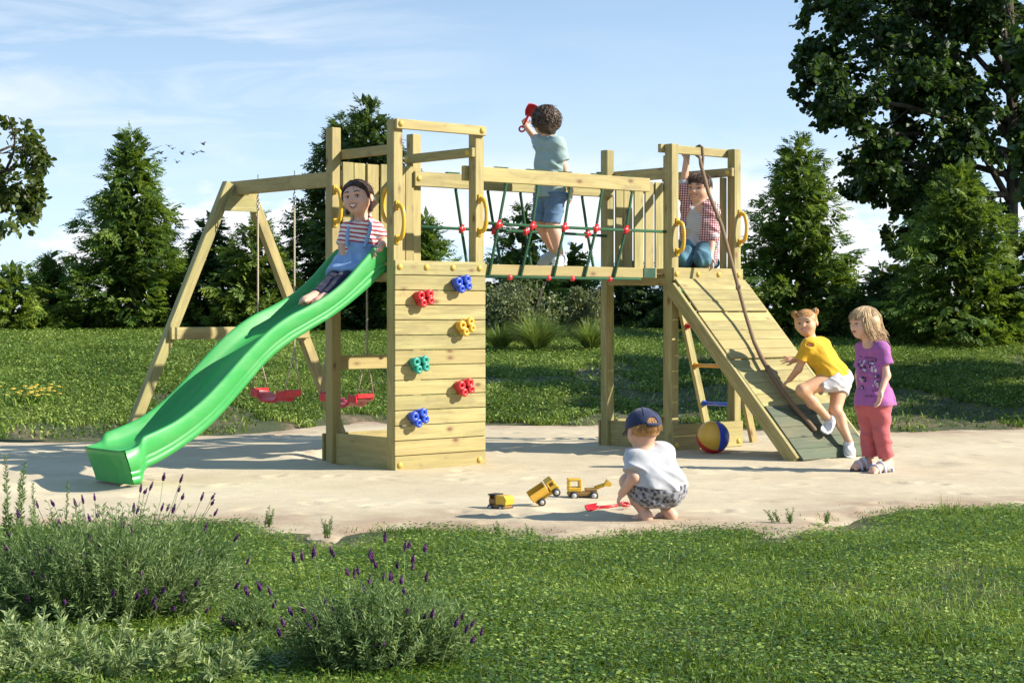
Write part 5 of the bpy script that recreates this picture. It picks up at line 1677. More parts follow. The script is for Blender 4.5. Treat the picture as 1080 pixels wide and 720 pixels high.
    def build_body(self, step=.0045):
        P, F = self.body.mesh(step)
        self.add('body', P, F, self.skin)

    def garment(self, name, field, mat, step=.005, fold=None, cuts=None, frame=None, label=None):
        P, F = field.mesh(step, fold, cuts); gl = P - self.base
        if frame is not None: gl = (P - frame[0]) @ frame[1]
        return self.add(name, P, F, M[mat], gl=gl, label=label)

    def shoe(self, heel, toe, up, mat, S, ankle, name='shoe', label=None):
        f = Field(); heel = np.asarray(heel, float); toe = np.asarray(toe, float); d = nrm(toe - heel); up = nrm(np.asarray(up, float) - d * (np.asarray(up, float) @ d)); sd = np.cross(d, up); B = np.stack([sd, d, up], 1)
        L_ = np.linalg.norm(toe - heel)
        f.cone(heel + up * .030, toe + up * .022 - d * .02, .036, .030, .02)
        f.ell(heel + d * L_ * .72 + up * .022, np.array([.040, .058, .030]), B, .02)
        f.cone(heel + up * .028, ankle, .036, .034, .02)
        P, F = f.mesh(.005, None, [(heel - up * .004, -up), (ankle, nrm(np.asarray(ankle) - heel))])
        o = self.add(name, P, F, M[mat], label=label)
        m = MB(); m.prism([(x * .041 * (1.0 if y > .5 else .9), (y - .5) * (L_ + .085)) for x, y in ((-1, .2), (-.7, .04), (0, 0), (.7, .04), (1, .2), (1.05, .75), (.72, .95), (0, 1), (-.72, .95), (-1.05, .75))], heel + d * L_ * .5 - up * .006, sd, d, .012)
        m2 = self.add_mb('sole', m, M[mat], None, o)
        m = MB()
        for k in range(4):
            c = heel + d * L_ * (.40 + .09 * k) + up * (.066 - .006 * k)
            m.tube([c - sd * .022 - d * .006, c + up * .003, c + sd * .022 + d * .006], .0028, 5)
        self.add_mb('laces', m, M['white'], None, o)
        return o

    def hair_strands(self, name, mat, roots, fn, n, r=.0022, shell=None):
        base_fn = fn
        def fn(k):
            p = [np.array(q) for q in base_fn(k)]
            if k % 9 == 4:
                w_ = np.array([random.gauss(0, 1), random.gauss(0, 1), random.gauss(.3, 1)]) * .012
                p = [q + w_ * (i / len(p)) ** 1.5 + (q - self.hc) * .05 * (i / len(p)) for i, q in enumerate(p)]
            return p
        """many fine locks: roots in head coords; fn(root, k) -> list of world points"""
        VV, FF, TT = [], [], []; b = 0
        for k in range(n):
            pts = np.array(fn(k)); m = len(pts); t = np.gradient(pts, axis=0); t /= np.linalg.norm(t, axis=1, keepdims=True) + 1e-9
            o = pts - self.hc; s = np.cross(t, o); s /= np.linalg.norm(s, axis=1, keepdims=True) + 1e-9; u = np.cross(s, t)
            rr = (r * (1 - .8 * np.linspace(0, 1, m) ** 3) * random.uniform(.5, 1.3))[:, None]; pts = pts + RNG.normal(0, .0022, pts.shape) * np.linspace(0, 1, m)[:, None]
            ring = np.stack([pts + s * rr, pts + u * rr * .6, pts - s * rr], 1).reshape(-1, 3); VV.append(ring)
            tn = np.clip(random.gauss(.5, .25), 0, 1); TT.append(np.full(len(ring), tn))
            i = np.arange(m - 1)[:, None] * 3 + b
            for a_, c_ in ((0, 1), (1, 2), (2, 0)):
                FF.append(np.concatenate([i + a_, i + c_, i + 3 + c_, i + 3 + a_], 1))
            b += len(ring)
        P, T_ = np.concatenate(VV), np.concatenate(TT); F = np.concatenate(FF)
        if shell is not None:
            sp, sf = shell; F = np.concatenate([F, sf + len(P)]); P = np.concatenate([P, sp]); T_ = np.concatenate([T_, np.clip(.05 + .6 * vnoise(sp, 120), 0, 1)])
        return self.add(name, P, F, M[mat], tone=T_)


def scalp_path(k, K, start, end, lift=.03, steps=8, wob=.0):
    """point list over the skull from direction start to end (head coords, not normalised)"""
    pts = []
    for i in range(steps):
        f = i / (steps - 1); d = np.asarray(start) * (1 - f) + np.asarray(end) * f + np.array([random.gauss(0, wob), random.gauss(0, wob), random.gauss(0, wob)]) * f
        d = d / np.linalg.norm(d); c = np.array([0, -.10, .20]); e = np.array([.80, .94, .80]) + lift
        pts.append(K.g(*(c + d * e)))
    return pts


def torso(K, f, shL, shR, hipL, hipR, r_sh, r_ch, r_hip, k=.05, grow=0.0):
    """flattened trunk between shoulders and hips"""
    shL, shR, hipL, hipR = map(np.asarray, (shL, shR, hipL, hipR)); m = lambda a, b, t: a * (1 - t) + b * t
    a1, a2 = m(shL, shR, .18), m(shL, shR, .82); c1, c2 = m(m(shL, hipL, .4), m(shR, hipR, .4), .22), m(m(shL, hipL, .4), m(shR, hipR, .4), .78)
    f.cone(shL, shR, r_sh + grow, r_sh + grow, k)
    f.cone(a1, c1, r_sh * 1.1 + grow, r_ch + grow, k); f.cone(a2, c2, r_sh * 1.1 + grow, r_ch + grow, k)
    h1, h2 = m(hipL, hipR, .2), m(hipL, hipR, .8)
    f.cone(c1, h1, r_ch + grow, r_hip + grow, k); f.cone(c2, h2, r_ch + grow, r_hip + grow, k); f.cone(h1, h2, r_hip + grow, r_hip + grow, k)
    return f


def frame_of(a, b, side):
    """origin and axes (side, front, up) for cloth patterns"""
    up = nrm(np.asarray(b) - np.asarray(a)); s = np.asarray(side, float); s = nrm(s - up * (s @ up)); return (np.asarray(a), np.stack([s, np.cross(up, s), up], 1))


Zv = np.array([0, 0, 1.0]); CAMV = np.array([0, -1.0, 0])

# ============ girl sitting at the top of the slide
K = Kid(12.60, 'girl in a red striped shirt and denim pinafore at the top of the slide')
K.set(neck=(383, 231), shR=(368, 243, .0), shL=(396, 242, .05), hipR=(366, 281, .02), hipL=(388, 280, -.02), elR=(362, 260, -.04), wrR=(364, 275, -.05), elL=(405, 256, -.02), wrL=(400, 262, -.15),
      knR=(352, 296, -.14), anR=(334, 312, -.27), knL=(362, 297, -.20), anL=(346, 312, -.30))
K.done_root(tuple(K.p(377, 284)))
K.head(K.p(377, 209), (-.30, -1, .04), (-.12, 0, 1), .125)
b = K.body; J = K.j
b.cone(K.p(380, 222, .02), J['neck'] + (0, .02, -.02), .050, .052, .03)
torso(K, b, J['shR'], J['shL'], J['hipR'], J['hipL'], .046, .070, .078)
b.chain([J['shR'], J['elR'], J['wrR']], [.042, .034, .026], .02); b.chain([J['shL'], J['elL'], J['wrL']], [.042, .035, .027], .02)
K.hand(J['wrR'], (-.35, .2, -.9), (-.6, .6, 0), .115, .35, 1); K.hand(J['wrL'], (-.55, -.55, -.45), (0, -.4, -1), .115, .45, -1)
b.chain([J['hipR'], J['knR'], J['anR']], [.075, .050, .036]); b.chain([J['hipL'], J['knL'], J['anL']], [.075, .050, .036])
K.barefoot(J['anR'] + (-.01, 0, -.012), K.p(322, 317, -.38), (-.4, 0, .9), .19); K.barefoot(J['anL'] + (-.01, 0, -.012), K.p(335, 318, -.38), (-.4, 0, .9), .18)
K.build_body()
K.face(.09, .14, True, width=.25)
up_ax = frame_of(K.p(377, 285), J['neck'], (1, 0, 0))
f = Field(); torso(K, f, J['shR'], J['shL'], J['hipR'], J['hipL'], .046, .070, .078, .05, .011)
f.cone(J['neck'] + (0, .01, 0), J['neck'] - (0, 0, .05), .058, .06, .03)
for s, e in (('shR', 'elR'), ('shL', 'elL')):
    d = nrm(J[e] - J[s]); f.cone(J[s], J[s] + d * .125, .052, .056, .03, [(J[s] + d * .112, d)])
f.ell(J['neck'] + (-.01, -.03, .03), (.062, .07, .055), None, .012, 'sub')
K.garment('striped_shirt', f, 'shirt_stripe', .005, folds(.006, 26, (.4, 0, 1)), None, up_ax)
f = Field(); torso(K, f, J['shR'] * .62 + J['shL'] * .38, J['shR'] * .38 + J['shL'] * .62, J['hipR'], J['hipL'], .04, .070, .078, .05, .024)
hem = K.p(358, 292, -.12)
f.chain([J['hipR'], J['hipR'] * .42 + J['knR'] * .58], [.098, .092], .04); f.chain([J['hipL'], J['hipL'] * .42 + J['knL'] * .58], [.098, .088], .04)
tx = nrm(up_ax[1][:, 2]); kd = nrm(J['knR'] - J['hipR'])
K.garment('pinafore', f, 'denim_light', .005, folds(.006, 18, (1, 0, .6), 3), [(K.p(377, 256), tx), (J['hipR'] + kd * .17, kd)], up_ax)
for x0, y0, x1, y1, x2, y2 in ((366, 258, 366, 240, 371, 233), (385, 259, 391, 244, 391, 233)):
    m = MB(); p0, p1, p2 = K.p(x0, y0, -.105), K.p(x1, y1, -.075), K.p(x2, y2, -.015); pts = [p0 * (1 - t) ** 2 + 2 * p1 * t * (1 - t) + p2 * t * t for t in np.linspace(0, 1, 8)]
    m.tube(pts, .013, 6)
    m.ball(p0 + (0, -.012, 0), (.013, .006, .013), 10, 6)
    K.add_mb('strap', m, M['denim_light'])
f = Field()
f.chain([J['hipR'], J['knR'], J['anR']], [.082, .057, .044]); f.chain([J['hipL'], J['knL'], J['anL']], [.082, .057, .044])
d = nrm(J['anR'] - J['knR'])
K.garment('leggings', f, 'navy', .005, folds(.003, 30, d), [(J['anR'] - d * .008, d)])
def gh(k):
    a = random.uniform(-1.0, 1.0); side = 1 if a > 0 else -1
    if k % 6 == 3: return scalp_path(k, K, (side * .62, .55, .62), (side * (.92 + .05 * random.random()), .18 + .25 * random.random(), -.55 + .3 * random.random()), random.uniform(.03, .10), 8, .04)
    if k % 5: 
        st = (a * .84, .78 - .42 * a * a + random.uniform(-.1, .06), .55 - .42 * a * a + random.uniform(-.09, .07)); return scalp_path(k, K, st, (a * 1.0, -.9 + random.uniform(-.2, .5), random.uniform(-.5, .5)), random.uniform(.02, .07), 8, .06)
    st = (a * .25 + .10, .35 - abs(a) * .5 * random.random(), 1); en = (side * (.86 + .2 * random.random()), .42 - 1.2 * random.random(), -.45 * random.random() + .12)
    return scalp_path(k, K, st, en, random.uniform(.03, .09), 8, .05)
f = Field(); g = K.g; f.ell(g(0, -.14, .215), np.array([.83, .965, .83]) * K.hR, K.hB, .02); f.ell(g(.04, .66, -.24), np.array([.64, .80, .77]) * K.hR, K.hB, .10 * K.hR, 'sub')
f.cone(g(.62, -.45, -.2), g(.80, -.30, -.70), .03, .018, .04); f.cone(g(-.72, -.40, -.2), g(-.62, -.30, -.72), .03, .016, .04); f.ell(g(0, -.75, -.35), np.array([.5, .3, .45]) * K.hR, K.hB, .05)
K.hair_strands('hair', 'hair_dark', None, gh, 700, .0026, f.mesh(.006))

# ============ boy on the bridge, seen from behind, waving a shovel
K = Kid(13.86, 'curly haired boy in a pale polo shirt standing on the net bridge, shovel raised')
K.set(neck=(579, 143), shL=(571, 152, .06), shR=(588, 153, -.07), hipL=(574, 206, .05), hipR=(587, 206, -.05), elL=(565, 146, .20), wrL=(555.5, 134.5, .17), elR=(594.5, 176, -.06), wrR=(602, 202, -.08),
      knL=(569, 236, .06), anL=(583, 263, .10), knR=(582, 238, -.06), anR=(591, 270, -.05))
K.done_root(tuple(K.p(582, 279)))
K.head(K.p(575, 128), (-.62, .80, .12), (-.05, .1, 1), .108)
b = K.body; J = K.j
b.cone(K.p(577, 137), J['neck'] - (0, 0, .03), .040, .042, .03)
torso(K, b, J['shL'], J['shR'], J['hipL'], J['hipR'], .042, .060, .066)
b.chain([J['shL'], J['elL'], J['wrL']], [.038, .031, .022]); b.chain([J['shR'], J['elR'], J['wrR']], [.038, .030, .022])
K.hand(J['wrL'], (-.35, .1, .9), (.35, -.9, 0), .115, .95, 1); K.hand(J['wrR'], (.12, -.05, -1), (-1, 0, -.1), .115, .35, -1)
b.chain([J['hipL'], J['knL'], J['anL']], [.07, .047, .030]); b.chain([J['hipR'], J['knR'], J['anR']], [.07, .047, .030])
b.ell((J['knL'] + J['anL']) / 2 + (.012, 0, .03), (.036, .04, .07), None, .03); b.ell((J['knR'] + J['anR']) / 2 + (.012, 0, .03), (.036, .04, .07), None, .03)
K.build_body(); K.face(.04)
fx = frame_of(K.p(580, 206), J['neck'], (.7, -.7, 0))
f = Field(); torso(K, f, J['shL'], J['shR'], J['hipL'], J['hipR'], .042, .062, .070, .05, .014)
for s, e, l in (('shL', 'elL', .09), ('shR', 'elR', .135)):
    d = nrm(J[e] - J[s]); f.cone(J[s], J[s] + d * l, .054, .060, .03, [(J[s] + d * (l - .01), d)])
K.garment('polo_shirt', f, 'polo', .005, folds(.006, 20, (.5, .2, 1)), [(K.p(580, 208), (0, 0, -1))], fx)
m = MB(); cen = J['neck'] + np.array([0, 0, -.008])
m.tube([cen + np.array([math.cos(a) * .050, math.sin(a) * .046, .014 * math.sin(a + .6)]) for a in np.linspace(0, 2 * math.pi, 21)], .0125, 8); K.add_mb('collar', m, M['polo'])
f = Field(); f.cone(J['hipL'], J['hipR'], .078, .078, .04); f.cone(J['hipL'] + (0, 0, .02), J['hipR'] + (0, 0, .02), .075, .075, .04)
for h, k_ in (('hipL', 'knL'), ('hipR', 'knR')):
    d = nrm(J[k_] - J[h]); f.cone(J[h], J[k_], .080, .066, .02, [(J[k_] - d * .02, d)])
K.garment('denim_shorts', f, 'denim_blue', .005, folds(.006, 22, (.3, .2, 1), 5), [(K.p(580, 203.5), (0, 0, 1))])
K.shoe(K.p(585, 266, .10), K.p(572, 277.5, .16), (.62, -.1, .75), 'shoe_blue', .17, J['anL'] + np.array([0, 0, .005]), label='pale blue canvas shoe with lifted heel')
K.shoe(K.p(593, 278, -.05), K.p(586, 279, -.17), (0, 0, 1), 'shoe_white', .17, J['anR'] + np.array([0, 0, .0]), label='white shoe flat on the boards')
def curl(k):
    while True:
        d = nrm([random.gauss(0, 1), random.gauss(0, 1), random.gauss(.15, 1)])
        if d[2] > -.60 and not (d[1] > .55 and d[2] < .25): break
    c = np.array([0, -.10, .16]); q = c + d * (np.array([.92, 1.03, .92]) + random.uniform(-.05, .13)); t1_ = nrm(np.cross(d, [random.gauss(0, 1), random.gauss(0, 1), 1])); t2_ = np.cross(d, t1_)
    r = random.uniform(.07, .14); ph = random.uniform(0, 6)
    return [K.g(*(q + r * (t1_ * math.cos(ph + a) + t2_ * math.sin(ph + a)) + d * .05 * math.sin(a * .7) + t1_ * a * .03 - np.array([0, 0, .018 * a]))) for a in np.linspace(0, 7.5, 11)]
f = Field(); g = K.g; f.ell(g(0, -.12, .17), np.array([.93, 1.04, .93]) * K.hR, K.hB, .02); f.ell(g(0, .9, -.35), np.array([.62, .62, .62]) * K.hR, K.hB, .03, 'sub')
f.ell(g(0, -.62, -.42), np.array([.55, .40, .35]) * K.hR, K.hB, .04)
K.hair_strands('hair', 'hair_curl', None, curl, 620, .0042, f.mesh(.006, folds(.012, 34, (.3, .4, 1))))
# the shovel in his raised hand
sh = tag(empty('toy_shovel', tuple(K.p(556, 129, .26))), 'red toy shovel held up in the hand of the boy on the bridge', 'toy shovel')


def shovel_mesh(root, tip, end, blade_n, wid, bl):
    """tip = far edge of the blade, end = grip end"""
    o = np.array(root.location); tip = np.asarray(tip, float); end = np.asarray(end, float); d = nrm(tip - end); n = np.asarray(blade_n, float); n = nrm(n - d * (n @ d)); s = np.cross(d, n); L_ = np.linalg.norm(tip - end)
    m = MB(); nu, nv = 9, 9; vs = []
    for side in (0, 1):
        for i in range(nu):
            f_ = i / (nu - 1); wd = wid * (.62 + .45 * math.sin(min(1, f_ * 1.9) * math.pi / 2) - .35 * max(0, f_ - .72) ** 1.3 * 2)
            for j in range(nv):
                x = (j / (nv - 1) - .5) * 2
                vs.append(tip - d * bl * (1 - f_) + s * wd / 2 * x + n * (wid * .24 * x ** 4 - .02 * wid + .16 * wid * (1 - f_) ** 3 - side * .004) - o)
    fs = []; N_ = nu * nv
    for i in range(nu - 1):
        for j in range(nv - 1):
            a = i * nv + j; fs.append([a, a + 1, a + nv + 1, a + nv]); fs.append([N_ + a, N_ + a + nv, N_ + a + nv + 1, N_ + a + 1])
    bd = [j for j in range(nv)] + [i * nv + nv - 1 for i in range(1, nu)] + [(nu - 1) * nv + j for j in range(nv - 2, -1, -1)] + [i * nv for i in range(nu - 2, 0, -1)]
    for a, c in zip(bd, bd[1:] + bd[:1]): fs.append([a, N_ + a, N_ + c, c])
    m.add(vs, fs, 0, True)
    m.build('blade', M['red'], root)
    m = MB(); a = tip - d * bl * .95 - o; e = end - o
    m.tube([a, a * .6 + e * .4, e + d * .035], [.011, .009, .009], 8)
    g_ = [e + d * .022 + d * .024 * math.cos(t) + s * .022 * math.sin(t) for t in np.linspace(0, 2 * math.pi, 15)]
    m.tube(g_, .0075, 8)
    m.build('handle', M['red'], root)


shovel_mesh(sh, K.p(562.5, 110, .06), K.p(549.5, 138.5, .20), (.25, -1, 0), .085, .105)

# ============ boy kneeling in the ramp tower
K = Kid(14.62, 'boy in a red plaid shirt kneeling in the ramp tower, one arm raised', skin='skin')
K.set(neck=(739, 217), shR=(727, 219, .02), shL=(750, 222, -.02), hipR=(726, 259, .06), hipL=(745, 258, .04), elR=(720.5, 203, .0), wrR=(724, 168, -.02), elL=(751.5, 249, -.05), wrL=(749, 272, -.12),
      knR=(721, 275, -.10), anR=(724, 278, .20), knL=(741, 273, -.14), anL=(752, 277, .16))
J = K.j; K.done_root(tuple(K.p(737, 283)))
K.head(K.p(737, 199), (-.55, -1, -.05), (.08, 0, 1), .120)
b = K.body
b.cone(K.p(739, 209), J['neck'] - (0, 0, .03), .044, .046, .03)
torso(K, b, J['shR'], J['shL'], J['hipR'], J['hipL'], .046, .066, .07)
b.chain([J['shR'], J['elR'], J['wrR']], [.042, .036, .025]); b.chain([J['shL'], J['elL'], J['wrL']], [.042, .035, .025])
K.hand(J['wrR'], (.12, -.05, 1), (.0, 1, .1), .125, .75, 1); K.hand(J['wrL'], (.02, -.25, -1), (-.3, -.8, 0), .12, .25, -1)
b.chain([J['hipR'], J['knR'], J['anR']], [.08, .055, .04]); b.chain([J['hipL'], J['knL'], J['anL']], [.08, .055, .04])
K.build_body(); K.face(.12, .035, True, width=.27)
fx = frame_of(K.p(737, 262), J['neck'], (1, 0, 0))
f = Field(); torso(K, f, J['shR'], J['shL'], J['hipR'], J['hipL'], .046, .066, .07, .05, .010)
f.ell(J['neck'] + (-.01, -.05, .03), (.05, .06, .05), None, .01, 'sub')
K.garment('t_shirt', f, 'white', .005, folds(.006, 20, (.6, 0, 1)), None, fx)
f = Field(); torso(K, f, J['shR'], J['shL'], J['hipR'] + (-.01, 0, -.05), J['hipL'] + (.02, 0, -.08), .046, .070, .078, .05, .024)
for s, e, t in (('shR', 'elR', 1), ('shL', 'elL', 1)):
    d = nrm(J[e] - J[s]); f.cone(J[s], J[e], .060, .056, .03)
d = nrm(J['elL'] - J['shL']); f.cone(J['elR'], J['elR'] + nrm(J['wrR'] - J['elR']) * .05, .056, .05, .02)
f.cone(K.p(737, 213, -.075), K.p(731, 232, -.085), .040, .074, .02, None, 'sub'); f.cone(K.p(731, 232, -.085), K.p(728, 278, -.07), .074, .085, .02, None, 'sub')
K.garment('plaid_shirt', f, 'plaid', .005, folds(.007, 20, (.5, 0, 1), 4), None, fx)
m = MB(); d = nrm(J['wrR'] - J['elR']); c = J['elR'] + d * .075; m.tube([c - d * .03, c - d * .01, c + d * .025, c + d * .03], [.05, .054, .05, .030], 14); K.add_mb('cuff', m, M['white'])
m = MB(); d = nrm(J['wrL'] - J['elL']); c = J['elL'] + d * .005; m.tube([c - d * .028, c - d * .01, c + d * .026, c + d * .03], [.050, .055, .052, .030], 14)
K.add_mb('cuff', m, M['white'])
m = MB(); cen = J['neck'] + np.array([.01, 0, -.005]); m.tube([cen + np.array([math.cos(a) * .060, math.sin(a) * .05, .012 * math.sin(a)]) for a in np.linspace(-1.1, 4.0, 17)], .014, 8); K.add_mb('collar', m, M['plaid'])
f = Field(); f.cone(J['hipR'], J['hipL'], .082, .082, .04)
f.chain([J['hipR'], J['knR'], J['anR']], [.090, .066, .050]); f.chain([J['hipL'], J['knL'], J['anL']], [.092, .068, .050])
K.garment('jeans', f, 'jeans', .005, folds(.006, 22, (1, 0, .4), 2), [(K.p(737, 252), (0, 0, 1))])
def bh(k):
    a = random.uniform(-1, 1); st = (a * .3 - .1, -.25 + .3 * random.random(), 1); en = (a * 1.0, .85 - 1.6 * abs(a) * random.random(), .30 + .25 * random.random() - .75 * abs(a) * random.random())
    if random.random() < .45: en = (random.uniform(-1, 1), -1, random.uniform(-.5, .3))
    return scalp_path(k, K, st, en, random.uniform(.03, .13), 8, .05)
f = Field(); g = K.g; f.ell(g(0, -.13, .24), np.array([.87, .98, .86]) * K.hR, K.hB, .02); f.ell(g(0, .66, -.30), np.array([.72, .80, .66]) * K.hR, K.hB, .06 * K.hR, 'sub'); f.ell(g(0, .2, -.75), np.array([1.1, .8, .55]) * K.hR, K.hB, .06 * K.hR, 'sub')
K.hair_strands('hair', 'hair_dark', None, bh, 420, .0030, f.mesh(.006))

# ============ girl climbing the ramp
K = Kid(13.68, 'girl in a yellow top and white shorts climbing the ramp and looking back', skin='skin_tan')
K.set(neck=(856, 357), shR=(853, 365, -.07), shL=(868, 364, .09), hipR=(876, 400, -.07), hipL=(887, 399, .05), elR=(842, 389, -.05), wrR=(833, 400, .0), elL=(848, 377, .16), wrL=(838, 380, .22),
      knR=(846, 411.5, -.16), anR=(872, 440, -.10), knL=(881, 433, -.06), anL=(895, 464, -.14))
J = K.j; K.done_root(tuple(K.p(880, 480)))
K.head(K.p(850, 341), (-.42, -1, .02), (-.16, 0, 1), .103)
b = K.body
b.cone(K.p(853, 350), J['neck'], .036, .038, .03)
torso(K, b, J['shR'], J['shL'], J['hipR'], J['hipL'], .036, .052, .060)
b.chain([J['shR'], J['elR'], J['wrR']], [.036, .028, .021]); b.chain([J['shL'], J['elL'], J['wrL']], [.036, .028, .021])
K.hand(J['wrR'], (-.55, .35, -.5), (-.3, .3, -1), .12, .35, 1); K.hand(J['wrL'], (-1, .05, .12), (.0, .7, -.5), .12, .15, 1, .3)
b.chain([J['hipR'], J['knR'], J['anR']], [.074, .047, .030]); b.chain([J['hipL'], J['knL'], J['anL']], [.074, .047, .030])
b.ell((J['knR'] * .6 + J['anR'] * .4) + (.0, 0, -.012), (.042, .036, .042), None, .03); b.ell((J['knL'] * .65 + J['anL'] * .35) + (.012, 0, 0), (.036, .040, .07), None, .03)
K.build_body(); K.face(.12, .03, True, 'brow_fair', width=.26)
fx = frame_of(K.p(884, 402), J['neck'], (.5, -.8, 0))
f = Field(); torso(K, f, J['shR'], J['shL'], J['hipR'] * .8 + J['shR'] * .2, J['hipL'] * .8 + J['shL'] * .2, .040, .060, .074, .05, .014)
for s, e in (('shR', 'elR'), ('shL', 'elL')):
    d = nrm(J[e] - J[s]); f.cone(J[s] + d * .02, J[s] + d * .125, .050, .062, .03, [(J[s] + d * .112, d)])
d = nrm(J['elR'] - J['shR']); f.ell(J['shR'] + (-.004, -.055, .012), (.036, .035, .022), None, .012, 'sub')
td = nrm((J['hipR'] + J['hipL']) / 2 - J['neck'])
K.garment('yellow_top', f, 'mustard', .0048, folds(.0065, 20, (.6, .3, .8), 8), [((J['hipR'] + J['hipL']) / 2 + td * .02, td)], fx)
f = Field(); f.cone(J['hipR'], J['hipL'], .076, .078, .04)
for h, k_ in (('hipR', 'knR'), ('hipL', 'knL')):
    d = nrm(J[k_] - J[h]); f.cone(J[h], J[h] + d * .17, .083, .080, .04, [(J[h] + d * (.130 if h == 'hipL' else .115), d)])
K.garment('white_shorts', f, 'white', .005, folds(.006, 24, (.4, .2, 1), 1), [((J['hipR'] + J['hipL']) / 2 - td * .045, -td)])
K.shoe(K.p(894, 473, -.11), K.p(897, 480, -.24), (.1, -.35, .9), 'shoe_white', .17, J['anL'] + np.array([0, 0, -.005]), label='white shoe standing on the ramp foot')
K.shoe(K.p(877, 446, -.06), K.p(871, 453, -.17), (.4, -.3, .8), 'shoe_white', .17, J['anR'] + np.array([.005, 0, -.005]), label='white shoe with the toe on the ramp')
f = Field(); g = K.g; f.ell(g(0, -.13, .23), np.array([.85, .97, .85]) * K.hR, K.hB, .02); f.ell(g(0, .64, -.28), np.array([.70, .80, .82]) * K.hR, K.hB, .06 * K.hR, 'sub'); f.ell(g(0, .0, -.85), np.array([1.2, 1.2, .60]) * K.hR, K.hB, .06 * K.hR, 'sub')
for s in (-1, 1): f.ell(g(s * .80, -.18, .80), np.array([.25, .24, .23]) * K.hR, K.hB, .03)
def cg(k):
    s = -1 if k % 2 else 1
    if k % 3 == 0:
        c = np.array([s * .80, -.18, .80]); d = nrm([random.gauss(0, 1), random.gauss(0, 1), random.gauss(0, 1)]); t1_ = nrm(np.cross(d, [0, .3, 1])); t2_ = np.cross(d, t1_); ph = random.uniform(0, 6); r = random.uniform(.18, .27)
        return [K.g(*(c + r * (t1_ * math.cos(ph + a) + t2_ * math.sin(ph + a)))) for a in np.linspace(0, 3.0, 8)]
    st = (random.uniform(0, .9) * s, random.choice((.75, .5, .2, -.2, -.6)), random.uniform(.25, .8)); return scalp_path(k, K, st, (s * .85, -.12, .85), random.uniform(.03, .08), 8, .03)
K.hair_strands('hair', 'hair_ginger', None, cg, 330, .0028, f.mesh(.006))

# ============ girl in purple watching
K = Kid(12.45, 'blond girl in purple t-shirt and coral trousers standing beside the ramp', skin='skin')
K.set(neck=(917, 361), shR=(909, 369, .07), shL=(930, 369, -.07), hipR=(914, 425, .05), hipL=(929, 425, -.05), elL=(935, 396, -.11), wrL=(929, 414, -.17), elR=(906, 396, .07), wrR=(907, 417, .03),
      knR=(916, 455, .04), anR=(917, 484, .05), knL=(930, 456, -.07), anL=(936, 486, -.05))
J = K.j; K.done_root(tuple(K.p(925, 497)))
K.head(K.p(911, 341), (-1, -.42, -.08), (-.03, 0, 1), .106, 1.0, False)
b = K.body
b.cone(K.p(914, 352), J['neck'] - (0, 0, .02), .038, .040, .03)
torso(K, b, J['shR'], J['shL'], J['hipR'], J['hipL'], .034, .050, .058)
b.chain([J['shR'], J['elR'], J['wrR']], [.034, .026, .019]); b.chain([J['shL'], J['elL'], J['wrL']], [.034, .027, .019])
K.hand(J['wrL'], (-.22, -.12, -1), (-.9, -.3, 0), .125, .28, -1); K.hand(J['wrR'], (.0, -.1, -1), (.9, -.2, 0), .12, .3, 1)
b.chain([J['hipR'], J['knR'], J['anR']], [.07, .046, .029]); b.chain([J['hipL'], J['knL'], J['anL']], [.07, .046, .029])
for an, tx, ty, dd in (('anR', 904, 491.5, -.02), ('anL', 922, 496, -.17)):
    K.barefoot(J[an] + np.array([.005, .01, -.022]), K.p(tx, ty, dd), (0, 0, 1), .165)
K.build_body(); K.face(.03, 0, False, 'brow_fair')
fx = frame_of(K.p(921, 425), J['neck'], (.8, -.5, 0))
f = Field(); torso(K, f, J['shR'], J['shL'], J['hipR'], J['hipL'], .034, .052, .081, .05, .012)
for s, e in (('shR', 'elR'), ('shL', 'elL')):
    d = nrm(J[e] - J[s] + np.array([.02, 0, 0])); f.cone(J[s], J[s] + d * .125, .045, .053, .03, [(J[s] + d * .108, d)])
f.ell(J['neck'] + (-.02, -.04, .004), (.042, .05, .055), None, .01, 'sub')
f.cone(K.p(936, 412, .04), K.p(941, 428, .05), .03, .035, .05)
K.garment('purple_t_shirt', f, 'purple', .005, folds(.006, 18, (.5, .2, 1), 6), [(K.p(921, 427.5), (0, 0, -1))], fx)
# faded printed panels on the shirt front (plain blotches)
tf = f
def front_pt(x, y, out=.0015):
    for dd in np.linspace(-.26, .1, 150):
        p = K.p(x, y, dd)
        if tf.value(p[None])[0] < .002: return p + np.array([0, -out - .004, 0])
    return K.p(x, y, -.1)
md, mp_ = MB(), MB(); rg = random.Random(4)
for (cx, cy) in ((909, 386), (920.5, 385), (911, 403), (922.5, 402)):
    for k in range(11):
        x, y = cx + rg.uniform(-3.6, 3.6), cy + rg.uniform(-6, 6); p = front_pt(x, y); (md if k % 2 else mp_).ball(p, (rg.uniform(.006, .013), .0022, rg.uniform(.006, .014)), 8, 5)
for y in (377, 394, 411): md.tube([front_pt(x, y + .15 * (x - 915), 0) for x in np.linspace(906, 925, 7)], .0022, 5)
for k in range(5): md.ball(front_pt(912 + 2.2 * k, 417.5), (.005, .002, .007 + .004 * (k % 2)), 7, 4)
K.add_mb('shirt_print', md, M['print_dark']); K.add_mb('shirt_print', mp_, M['print_pale'])
f = Field(); f.cone(J['hipR'], J['hipL'], .078, .078, .05); f.ell((J['hipL'] + J['hipR']) / 2, (.082, .075, .08), None, .05)
for h, k_, a in (('hipR', 'knR', 'anR'), ('hipL', 'knL', 'anL')):
    d = nrm(J[a] - J[k_]); f.cone(J[h], J[k_], .076, .056, .03); f.cone(J[k_], J[a], .056, .051, .02, [(J[a] - d * .028, d)])
K.garment('coral_trousers', f, 'coral', .005, folds(.008, 17, (.25, .1, 1), 9), [(K.p(921, 424.5), (0, 0, 1))])
